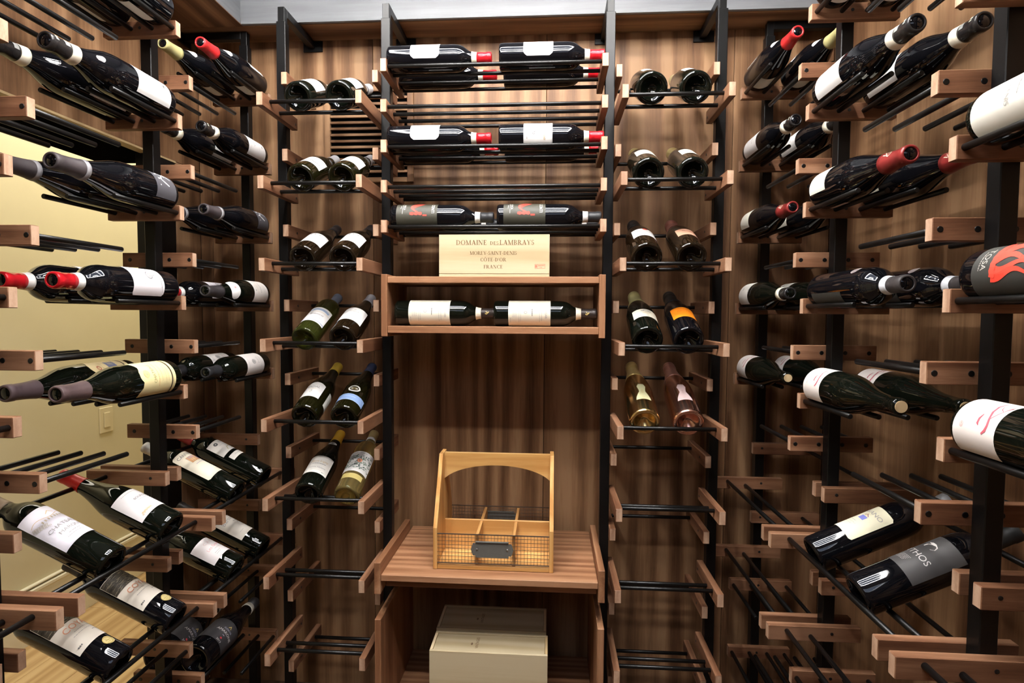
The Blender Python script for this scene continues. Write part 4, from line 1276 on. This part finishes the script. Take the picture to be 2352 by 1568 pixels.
def m_amarone(p):
    W = (0.52, 0.50, 0.48)
    p.ribbon([(-0.004, 0.104, 0.0008), (0.0, 0.112, 0.0018), (0.004, 0.104, 0.0008)], GOLD); p.text('CORTE', 0.0, 0.097, 0.0075, (0.35, 0.36, 0.46), 1.1)
    p.text('AMARONE', 0.0, 0.085, 0.0120, W, 0.95); p.rect(-0.003, 0.073, 0.003, 0.0745, (0.4, 0.4, 0.5)); p.ring(0, 0.062, 0.003, 0.003, (0.5, 0.04, 0.05), 0, 10); p.text('2013', 0.0, 0.052, 0.0085, W, 1.0)
kind('chateau_sketch', 'bordeaux', 'dark_glass', (0.249, (0.24, 0.17, 0.11), 0.45, 0.0), (), [(0.074, 0.186, 1.25, (0.76, 0.73, 0.80), None, 0, m_margaux)])
kind('red_capsule_burgundy', 'burgundy', 'dark_glass', (0.236, (0.45, 0.014, 0.012), 0.3, 0.1), (), [(0.050, 0.132, 1.35, (0.78, 0.74, 0.74), None, 0, m_bourg)])
kind('stone_band', 'bordeaux', 'black_glass', (0.249, (0.02, 0.018, 0.018), 0.5, 0.0), (), [(0.066, 0.182, 1.28, (0.74, 0.68, 0.60), None, 0, m_coyam), (0.0345, 0.0575, 0.31, (0.66, 0.55, 0.26), 'oval', 0.05, m_medal)])
kind('painting_label', 'bordeaux', 'dark_glass', (0.252, (0.42, 0.40, 0.36), 0.4, 0.2), (), [(0.072, 0.193, 1.15, (0.78, 0.72, 0.58), 'round', 0, m_cantina)])
kind('gold_medals', 'bordeaux', 'dark_glass', (0.250, (0.25, 0.02, 0.02), 0.4, 0.1), (), [(0.130, 0.190, 1.15, (0.74, 0.70, 0.66), None, 0, m_medals), (0.098, 0.118, 0.85, (0.72, 0.68, 0.62), None, -0.1, lines((0.108, -0.020, 0.014, 0.0012, LGREY)))])
kind('script_label', 'bordeaux', 'dark_glass', (0.249, (0.03, 0.025, 0.022), 0.4, 0.1), (), [(0.062, 0.155, 1.2, (0.72, 0.67, 0.60), None, 0, m_bar)])
kind('pink_script', 'burgundy', 'dark_glass', (0.236, (0.05, 0.02, 0.02), 0.4, 0.1), (), [(0.048, 0.124, 1.3, (0.77, 0.72, 0.72), None, 0, m_cash)])
kind('charcoal_label', 'burgundy', 'black_glass', (0.262, (0.03, 0.028, 0.03), 0.4, 0.1), [(0.246, 0.2618, (0.70, 0.66, 0.58))], [(0.045, 0.128, 1.5, (0.030, 0.028, 0.030), None, 0, m_amarone)])

def m_wz(p):
    p.line(0.048, -0.010, 0.010, 0.0009, LGREY)
def s_wz(p):
    W = (0.72, 0.55, 0.42)
    p.ribbon([(-0.007, 0.246, 0.0008), (-0.005, 0.240, 0.0008), (-0.002, 0.246, 0.0008), (0.001, 0.240, 0.0008), (0.003, 0.249, 0.0008)], W)
    p.ring(0.001, 0.256, 0.0052, 0.0045, W, 0.72, 14); p.ribbon([(-0.002, 0.246, 0.0006), (0.004, 0.252, 0.0006)], W)
def m_red_f(p):
    C = (0.46, 0.09, 0.12)
    p.ribbon([(-0.038, 0.060, 0.0008), (-0.026, 0.0600, 0.0014), (-0.015, 0.0625, 0.0016), (-0.004, 0.0665, 0.0015), (0.006, 0.0690, 0.0018), (0.013, 0.0675, 0.0020), (0.018, 0.0625, 0.0012)], C)
    p.ribbon([(-0.009, 0.0535, 0.0006), (-0.002, 0.0515, 0.0016), (0.005, 0.0520, 0.0016), (0.008, 0.0545, 0.0005)], C)
    p.ribbon([(-0.004, 0.0675, 0.0006), (-0.013, 0.0735, 0.0004), (-0.021, 0.0775, 0.0005), (-0.027, 0.0800, 0.0010), (-0.031, 0.0815, 0.0003)], C)
    p.ribbon([(-0.028, 0.0660, 0.0004), (-0.022, 0.0700, 0.0006), (-0.018, 0.0760, 0.0003)], C)
    p.ring(0.011, 0.0255, 0.0042, 0.0034, (0.62, 0.40, 0.38), 0.80, 14); p.line(0.0250, 0.0085, 0.0138, 0.0012, (0.62, 0.40, 0.38))
def m_flame(p):
    RD = (0.80, 0.06, 0.035)
    p.text('TOSA', 0.0, 0.048, 0.0125, (0.45, 0.43, 0.38), 1.0, rot=0); p.line(0.040, -0.012, 0.016, 0.0014, (0.4, 0.38, 0.34))
    for s0, a in ((-0.022, 0.4), (-0.010, 1.4), (0.002, 2.2), (0.013, 0.2), (0.022, 1.0)):
        p.ribbon([(s0 + 0.005 * math.sin(a + i * 0.55), 0.062 + 0.0055 * i, 0.0052 * (1 - i / 13.0) + 0.0006) for i in range(13)], RD)
    p.ribbon([(-0.028 + 0.0045 * i, 0.064 + 0.001 * (i % 2), 0.0045) for i in range(13)], RD)
def m_big(p):
    p.text('TURANIS', 0.004, 0.075, 0.0105, LGREY, 1.0); p.line(0.090, -0.016, 0.016, 0.0020, LGREY); p.line(0.038, -0.010, 0.012, 0.0012, LGREY); p.text('Riserva', 0.0, 0.108, 0.012, LGREY, 1.0, rot=0.1)
def m_cesano(p):
    p.text('CESANO', 0.004, 0.148, 0.0135, LGREY, 1.15); p.rect(0.000, 0.119, 0.015, 0.131, (0.22, 0.24, 0.62)); p.ribbon([(0.000, 0.134, 0.0006), (0.006, 0.138, 0.0010), (0.014, 0.133, 0.0006)], (0.35, 0.15, 0.2))
    p.ribbon([(0.004, 0.133, 0.0005), (0.006, 0.141, 0.0008)], GOLD); p.line(0.108, -0.006, 0.010, 0.0012, LGREY); p.line(0.102, -0.012, 0.016, 0.0008, LGREY); p.line(0.096, -0.008, 0.012, 0.0008, LGREY)
def m_mythos(p):
    W = (0.62, 0.60, 0.58)
    p.text('MYTHOS', -0.002, 0.124, 0.0165, W, 1.0)
    p.poly([(-0.010, 0.146), (0.008, 0.145), (0.013, 0.150), (0.011, 0.157), (0.003, 0.161), (-0.004, 0.161), (-0.010, 0.158), (-0.002, 0.156), (-0.009, 0.152)], [(0, 1, 2), (0, 2, 8), (8, 2, 3), (8, 3, 7), (7, 3, 4), (7, 4, 5), (7, 5, 6)], W)
    for i in range(6):
        p.line(0.096 + 0.0024 * i, -0.016 + 0.001 * i, 0.004 + 0.001 * i, 0.0010, (0.34, 0.33, 0.32))
kind('wine_red_capsule', 'burgundy', 'black_glass', (0.229, (0.20, 0.022, 0.020), 0.3, 0.1), (), [(0.012, 0.080, 1.05, (0.80, 0.77, 0.66), None, 0, m_wz), (0.022, 0.085, 0.7, (0.50, 0.40, 0.34), None, 3.0, None)], seal=s_wz)
kind('white_plain_cap', 'burgundy', 'dark_glass', (0.258, (0.020, 0.019, 0.019), 0.25, 0.1), [(0.240, 0.2578, CREAM)], [(0.012, 0.088, 1.15, (0.76, 0.72, 0.66), None, 0, m_barolo)])
kind('red_swash', 'burgundy', 'dark_glass', None, (), [(0.010, 0.084, 1.3, (0.76, 0.70, 0.66), None, 0, m_red_f)], cork=True)
kind('flame_label', 'bordeaux', 'black_glass', (0.262, (0.035, 0.030, 0.030), 0.5, 0.0), [(0.246, 0.2618, (0.62, 0.64, 0.68))], [(0.028, 0.150, 1.5, (0.032, 0.032, 0.028), None, 0, m_flame), (0.160, 0.184, 0.28, (0.16, 0.13, 0.13), 'oval', -2.75, None)])
kind('big_white', 'bordeaux', 'dark_glass', (0.258, (0.02, 0.02, 0.02), 0.4, 0.1), (), [(0.014, 0.130, 1.35, (0.70, 0.68, 0.60), None, 0, m_big)])
kind('cream_blue_square', 'bordeaux', 'black_glass', (0.247, (0.48, 0.52, 0.55), 0.4, 0.2), (), [(0.072, 0.170, 1.15, (0.80, 0.76, 0.56), 'round', 0, m_cesano)])
kind('grey_mythos', 'bordeaux', 'black_glass', (0.247, (0.02, 0.02, 0.02), 0.5, 0.0), (), [(0.082, 0.182, 1.35, (0.045, 0.043, 0.043), None, 0, m_mythos)])

# ------------------------------------------------------------------ bottles: places
# middle of the back rack, necks to the right
def seat_h(r, spread):
    return math.sqrt((r + RR) ** 2 - (spread / 2) ** 2) + 0.0003
YF_, YR_ = (CROD[0] + CROD[1]) / 2, (CROD[2] + CROD[3]) / 2
DF = CROD[1] - CROD[0]
up45 = (0, -0.75, 0.66)
hc = seat_h(0.0375, DF)
G = 'bottles lying across the middle of the back rack'
XA, XB = -0.477, -0.153
put('red_capsule', (XA, YF_, LV(0) + hc), (1, 0, 0), up45, 'red-capped bottle with white label, front left of the topmost middle rods', G)
put('red_capsule', (XB, YF_, LV(0) + hc), (1, 0, 0), up45, 'red-capped bottle with white label, front right of the topmost middle rods', G)
put('red_capsule', (XA + 0.004, YR_, LV(0) + hc), (1, 0, 0), up45, 'half-hidden red-capped bottle behind the front left one on the topmost middle rods', G)
put('red_capsule', (XB + 0.003, YR_, LV(0) + hc), (1, 0, 0), up45, 'half-hidden red-capped bottle behind the front right one on the topmost middle rods', G)
put('red_capsule', (XA, YF_, LV(1) + hc), (1, 0, 0), up45, 'red-capped bottle with blank white label beside the script-labelled one, second filled middle row', G)
put('red_capsule_script', (XB, YF_, LV(1) + hc), (1, 0, 0), (0, -0.95, 0.30), 'red-capped bottle with script writing on its label, second filled middle row', G)
put('red_capsule', (XA + 0.010, YR_, LV(1) + hc), (1, 0, 0), (0, -0.3, 0.95), 'bottle hidden behind the blank-labelled one in the second filled middle row', G)
put('red_capsule', (XB + 0.008, YR_, LV(1) + hc), (1, 0, 0), (0, -0.3, 0.95), 'bottle hidden behind the script-labelled one in the second filled middle row', G)
put('black_red_figure', (XA + 0.008, YF_, LV(2) + hc), (1, 0, 0), (0, -0.75, 0.66), 'black-capped bottle with red figure on olive label, left one above the lettered case', G)
put('black_red_figure', (XB - 0.004, YF_, LV(2) + hc), (1, 0, 0), (0, -0.75, 0.66), 'black-capped bottle with red figure on olive label, right one above the lettered case', G)
put('black_red_figure', (XA + 0.012, YR_, LV(2) + hc), (1, 0, 0), (0, -0.5, 0.8), 'bottle hidden behind the left red figure bottle above the lettered case', G)
put('black_red_figure', (XB, YR_, LV(2) + hc), (1, 0, 0), (0, -0.5, 0.8), 'bottle hidden behind the right red figure bottle above the lettered case', G)
G = 'bottles in the display box'
put('cream_label', (-0.460, 1.675, H - 0.034 + 0.0382), (1, 0, 0), (0, -1, 0.20), 'dark-capped bottle with large cream label, left in the display box', G)
put('cream_label', (-0.166, 1.675, H - 0.034 + 0.0382), (1, 0, 0), (0, -1, 0.15), 'dark-capped bottle with large cream label, right in the display box', G)

def tilted(kname, k, u, side, label, group, spin=0.0):
    """bottle on the two-bar cradle: base toward the room, neck up toward the wall.
    side 'B': u is X on the back rack; 'L' / 'R': u is Y on a side rack"""
    size = 1.0 if side == 'B' else 1.04
    R = RBODY[KIND[kname]['shape']] * size
    zf, zr = LV(k) + FRONT_Z, LV(k)
    d2, d3, d1 = F2[0], F3[0], F1[0]
    th = 0.40
    rn = 0.0205 if KIND[kname]['shape'] == 'champagne' else 0.0163
    for _ in range(6):
        za = zf + F2[1] + (R + RR + 0.0004) / math.cos(th)
        zb = zr + F3[1] + (rn + RR + 0.0004) / math.cos(th)
        th = math.atan2(zb - za, d3 - d2)
    a = Vector((0, math.cos(th), math.sin(th)))
    s = (d1 - d2) * a.y + (zf + F1[1] - za) * a.z + RR + 0.001
    b = Vector((0, d2 + s * a.y, za + s * a.z))
    if side == 'B':
        base, ax, fc = (u, b.y, b.z), (0, a.y, a.z), (0, -0.3, 1)
    else:
        S = SIDE[side]
        dist = b.y - 1.546             # distance from the front bar's end
        base, ax, fc = (S['fend'] + S['sg'] * dist, u, b.z), (S['sg'] * a.y, 0, a.z), (-S['sg'] * 0.3, 0, 1)
    return put(kname, base, ax, fc, label, group, spin, size)

G = 'bottles in the left column of the back rack'
rows = [('white_cap_green', -0.726, 'white-capped dark green bottle, left of the top pair in the left back column', 0.30),
        ('white_cap_green', -0.606, 'white-capped dark green bottle, right of the top pair in the left back column', 0.25)]
put_rows = [
    (0, 'white_cap_green', -0.722, 'white-capped dark bottle, left of the topmost pair in the left back column', -0.35),
    (0, 'white_cap_green', -0.602, 'white-capped dark bottle, right of the topmost pair in the left back column', -0.20),
    (1, 'white_cap_sketch', -0.716, 'white-capped bottle with sketched label, left one below the grille', -0.30),
    (1, 'white_cap_sketch', -0.596, 'white-capped bottle with sketched label, right one below the grille', -0.25),
    (2, 'black_cap_rtx', -0.712, 'dark-capped bottle with three-letter white label, left one of its pair', -0.15),
    (2, 'black_cap_rtx', -0.595, 'dark-capped bottle with three-letter white label, right one of its pair', -0.15),
    (3, 'blue_cap_green', -0.712, 'green glass bottle with blue-grey cap and blue-edged label', -0.25),
    (3, 'grey_cap_white', -0.597, 'dark bottle with pale grey cap and plain white label', -0.20),
    (4, 'yellow_cap_nadal', -0.712, 'olive bottle with yellow cap and arched white label', 0.10),
    (4, 'navy_cap_ring', -0.595, 'dark bottle with navy cap, blue label strip and white ring', -0.20),
    (5, 'wax_cap_script', -0.705, 'dark bottle with orange-yellow wax cap and cream script label', -0.15),
    (5, 'clear_floral', -0.590, 'clear bottle of white wine with leafy floral label', -0.20)]
for k, kn, x, lab, sp in put_rows:
    tilted(kn, k, x, 'B', lab, G, -sp)
G = 'bottles in the right column of the back rack'
put_rows = [
    (0, 'champ_white', 0.270, 'champagne bottle with white label, left of the topmost pair in the right back column', 0.55),
    (0, 'champ_white', 0.388, 'champagne bottle with white label, right of the topmost pair in the right back column', 0.45),
    (1, 'champ_cream', 0.265, 'gold-foiled champagne bottle with cream label, left of the second pair in the right column', 0.25),
    (1, 'champ_cream', 0.384, 'gold-foiled champagne bottle with cream label, right of the second pair in the right column', 0.40),
    (2, 'champ_reddot', 0.264, 'black-foiled champagne bottle with white label and red dot', 0.20),
    (2, 'champ_copper', 0.384, 'champagne bottle with copper label and pink foil', 0.25),
    (3, 'champ_gold_foil', 0.270, 'dark champagne bottle with cream label and bright gold foil', 0.15),
    (3, 'champ_orange', 0.382, 'black-foiled champagne bottle with bright orange label', 0.05),
    (4, 'champ_gold', 0.266, 'mirror gold sparkling wine bottle', 0.05),
    (4, 'champ_rose', 0.386, 'mirror rose-gold sparkling wine bottle', -0.05)]
for k, kn, x, lab, sp in put_rows:
    tilted(kn, k, x, 'B', lab, G, sp)

# side racks, cradles parallel to the wall
def cradle(kname, side, post_i, k, slot, label, group, lift=0.3, away=False, gap=0.010):
    """slot 0 = room side pair of rods, 1 = wall side pair; neck toward the camera unless away"""
    S = SIDE[side]
    size = S['size'][post_i]
    R = RBODY[KIND[kname]['shape']] * size
    sp = abs(S['rods'][1] - S['rods'][0])
    x = (S['rods'][2 * slot] + S['rods'][2 * slot + 1]) / 2
    z = LV(k) + seat_h(R, sp)
    y = S['py'][post_i]
    room = -S['sg']
    face = (room * math.cos(lift), 0, math.sin(lift))
    if away:
        return put(kname, (x, y + OFF + AT / 2 + gap, z), (0, 1, 0), face, label, group, size=size)
    return put(kname, (x, y - OFF - AT / 2 - gap, z), (0, -1, 0), face, label, group, size=size)

G = 'bottles lying in the left rack'
def pair(kn, side, i, k, lab, lift=(0.5, 0.5), group=G):
    """lab has two texts: room side bottle and wall side bottle"""
    kns = kn if isinstance(kn, tuple) else (kn, kn)
    for s in (0, 1):
        if lab[s]:
            cradle(kns[s], side, i, k, s, lab[s], group, lift[s])
pair('barolo', 'L', 2, 0, ('bottle cut by the top edge of the picture, room side of the upper left rack', 'bottle at the top edge behind the cut one, wall side of the upper left rack'), (1.2, 0.9))
pair('barolo', 'L', 2, 1, ('large black bottle with lavender-white label below the top one, near left rack', 'banded-cap black bottle on the wall side beside the large lavender-white labelled one'), (0.55, 0.4))
pair('brush_label', 'L', 2, 2, ('black bottle with brush-lettered dark label in front of the yellow wall, room side', 'black bottle with brown cap behind the brush-lettered one before the yellow wall'), (0.75, 0.7))
pair('red_capsule_lilac', 'L', 2, 3, ('large red-capped bottle with lilac-white label before the yellow wall', 'red-capped bottle behind the large lilac-white labelled one before the yellow wall'), (0.55, 0.9))
pair(('torn_yellow', 'torn_tan'), 'L', 2, 4, ('brown-capped bottle with torn-edged yellow label before the yellow wall', 'brown-capped bottle with tan label behind the yellow-labelled one'), (0.50, 1.0))
pair(('red_wax_crest', 'olive_wax_crest'), 'L', 3, 0, ('red wax capped bottle at the top of the far left rack', 'olive wax capped bottle beside the red one at the top of the far left rack'), (1.3, 1.3))
pair('barolo', 'L', 3, 1, ('banded-cap bottle with white label, room side of the far left rack, second row', 'banded-cap bottle on the wall side of the far left rack, second row'), (0.45, 0.3))
pair('brush_label', 'L', 3, 2, ('brush-lettered dark bottle in the shade of the far left rack, room side', 'dark bottle almost lost in shade on the wall side of the far left rack'), (0.7, 0.7))
pair(('neck_label', 'red_capsule_lilac'), 'L', 3, 3, ('bottle with white round neck label in the far left rack', 'red-capped bottle behind the one with the round neck label, far left rack'), (0.45, 0.8))
pair('crest_label', 'L', 3, 4, ('black-capped bottle with grey crest on its label, room side, far left rack', 'black-capped bottle with grey crest on its label, wall side, far left rack'), (0.45, 0.9))
# lower left, necks up toward the wall
G = 'bottles tilted in the lower left rack'
YA, YB2 = SIDE['L']['py'][1], SIDE['L']['py'][2]
def bay(side, i, fr):
    a, b = SIDE[side]['py'][i], SIDE[side]['py'][i + 1]
    return a + (b - a) * fr
tilted('chateau_sketch', 5, bay('L', 1, 0.335), 'L', 'bottle with white label showing a sketched mansion, lower left by the picture edge', G, -0.15)
tilted('red_capsule_burgundy', 5, bay('L', 1, 0.735), 'L', 'sloping bottle with red capsule and white label before the yellow wall', G, 0.0)
tilted('stone_band', 6, bay('L', 1, 0.36), 'L', 'bottle with stone-patterned label and gold medal, nearest at the bottom left', G, 0.05)
tilted('stone_band', 6, bay('L', 1, 0.76), 'L', 'bottle with stone-patterned label and gold medal, second from the bottom left corner', G, 0.0)
tilted('painting_label', 5, bay('L', 2, 0.36), 'L', 'bottle with a small painting on its cream label, lower far left rack', G, 0.0)
tilted('gold_medals', 5, bay('L', 2, 0.71), 'L', 'bottle with gold medals on its label, lower far left rack', G, 0.0)
tilted('pink_script', 6, bay('L', 2, 0.33), 'L', 'sloping bottle with pink script on its label, lower far left rack', G, 0.0)
tilted('script_label', 6, bay('L', 2, 0.68), 'L', 'bottle with grey script label behind the pink script one, lower far left rack', G, 0.0)
cradle('charcoal_label', 'L', 2, 7.5, 0, 'charcoal-labelled bottle lying with its neck toward the back corner, bottom left', G, 0.65, away=True)
cradle('charcoal_label', 'L', 2, 7.5, 1, 'dark bottle partly hidden beside the charcoal-labelled one, bottom left', G, 0.4, away=True)
# right rack
G = 'bottles lying in the right rack'
pair(('red_wax_crest', 'olive_wax_crest'), 'R', 3, 0, ('red wax capped bottle at the top of the far right rack', 'yellow wax capped bottle at the top of the far right rack'), (1.3, 1.3), G)
pair('barolo', 'R', 3, 1, ('banded-cap bottle with white label, second row of the far right rack, room side', 'banded-cap bottle with white label, second row of the far right rack, wall side'), (0.45, 0.5), G)
pair('wine_red_capsule', 'R', 3, 2, ('wine-red capped bottle with cream label, third row of the far right rack, room side', 'dark bottle behind the wine-red capped one in the third row of the far right rack'), (0.6, 0.6), G)
pair('white_plain_cap', 'R', 3, 3, ('white-labelled bottle with banded black cap in the fourth row, far right rack', 'white-labelled bottle on the wall side of the fourth row, far right rack'), (0.5, 0.8), G)
pair('red_swash', 'R', 3, 4, ('corked bottle with red swash on its label, room side of the far right rack', 'corked bottle with red swash on its label, wall side of the far right rack'), (0.6, 0.8), G)
pair('barolo', 'R', 2, 0, ('dark bottle at the top edge of the picture, room side of the right rack', 'dark bottle at the top edge of the picture, wall side of the right rack'), (1.4, 1.4), G)
pair('barolo', 'R', 2, 1, ('large banded-cap bottle with white label high in the right rack, room side', 'large banded-cap bottle with white label high in the right rack, wall side'), (0.45, 0.5), G)
pair('wine_red_capsule', 'R', 2, 2, ('large bottle with wine-red lettered capsule and blank cream label', 'dark bottle behind the large wine-red capsuled one'), (0.75, 0.5), G)
pair('flame_label', 'R', 2, 3, ('black bottle with white neck band and shoulder seal in the right rack', 'black bottle with white neck band behind the sealed one in the right rack'), (-1.7, -1.7), G)
pair('red_swash', 'R', 2, 4, ('large corked bottle with red swash on its label, middle of the right rack, room side', 'large corked bottle with red swash on its label, middle of the right rack, wall side'), (0.6, 0.8), G)
pair('big_white', 'R', 1, 2, ('very close bottle with big white label at the right picture edge', None), (0.5, 0.5), G)
pair('flame_label', 'R', 1, 3, ('very close black bottle with red flame label at the right picture edge', None), (0.55, 0.5), G)
pair('red_swash', 'R', 1, 4, ('very close bottle with red swash label at the right picture edge', None), (0.5, 0.5), G)
pair('barolo', 'R', 1, 1, ('very close dark bottle in the top right corner of the picture', None), (1.4, 0.5), G)
G = 'bottles tilted in the lower right rack'
tilted('grey_mythos', 5, bay('R', 1, 0.33), 'R', 'black bottle with grey label and white capital letters in the lower right rack', G, 0.10)
tilted('cream_blue_square', 5, bay('R', 1, 0.70), 'R', 'bottle with cream label and small blue square in the lower right rack', G, -0.05)
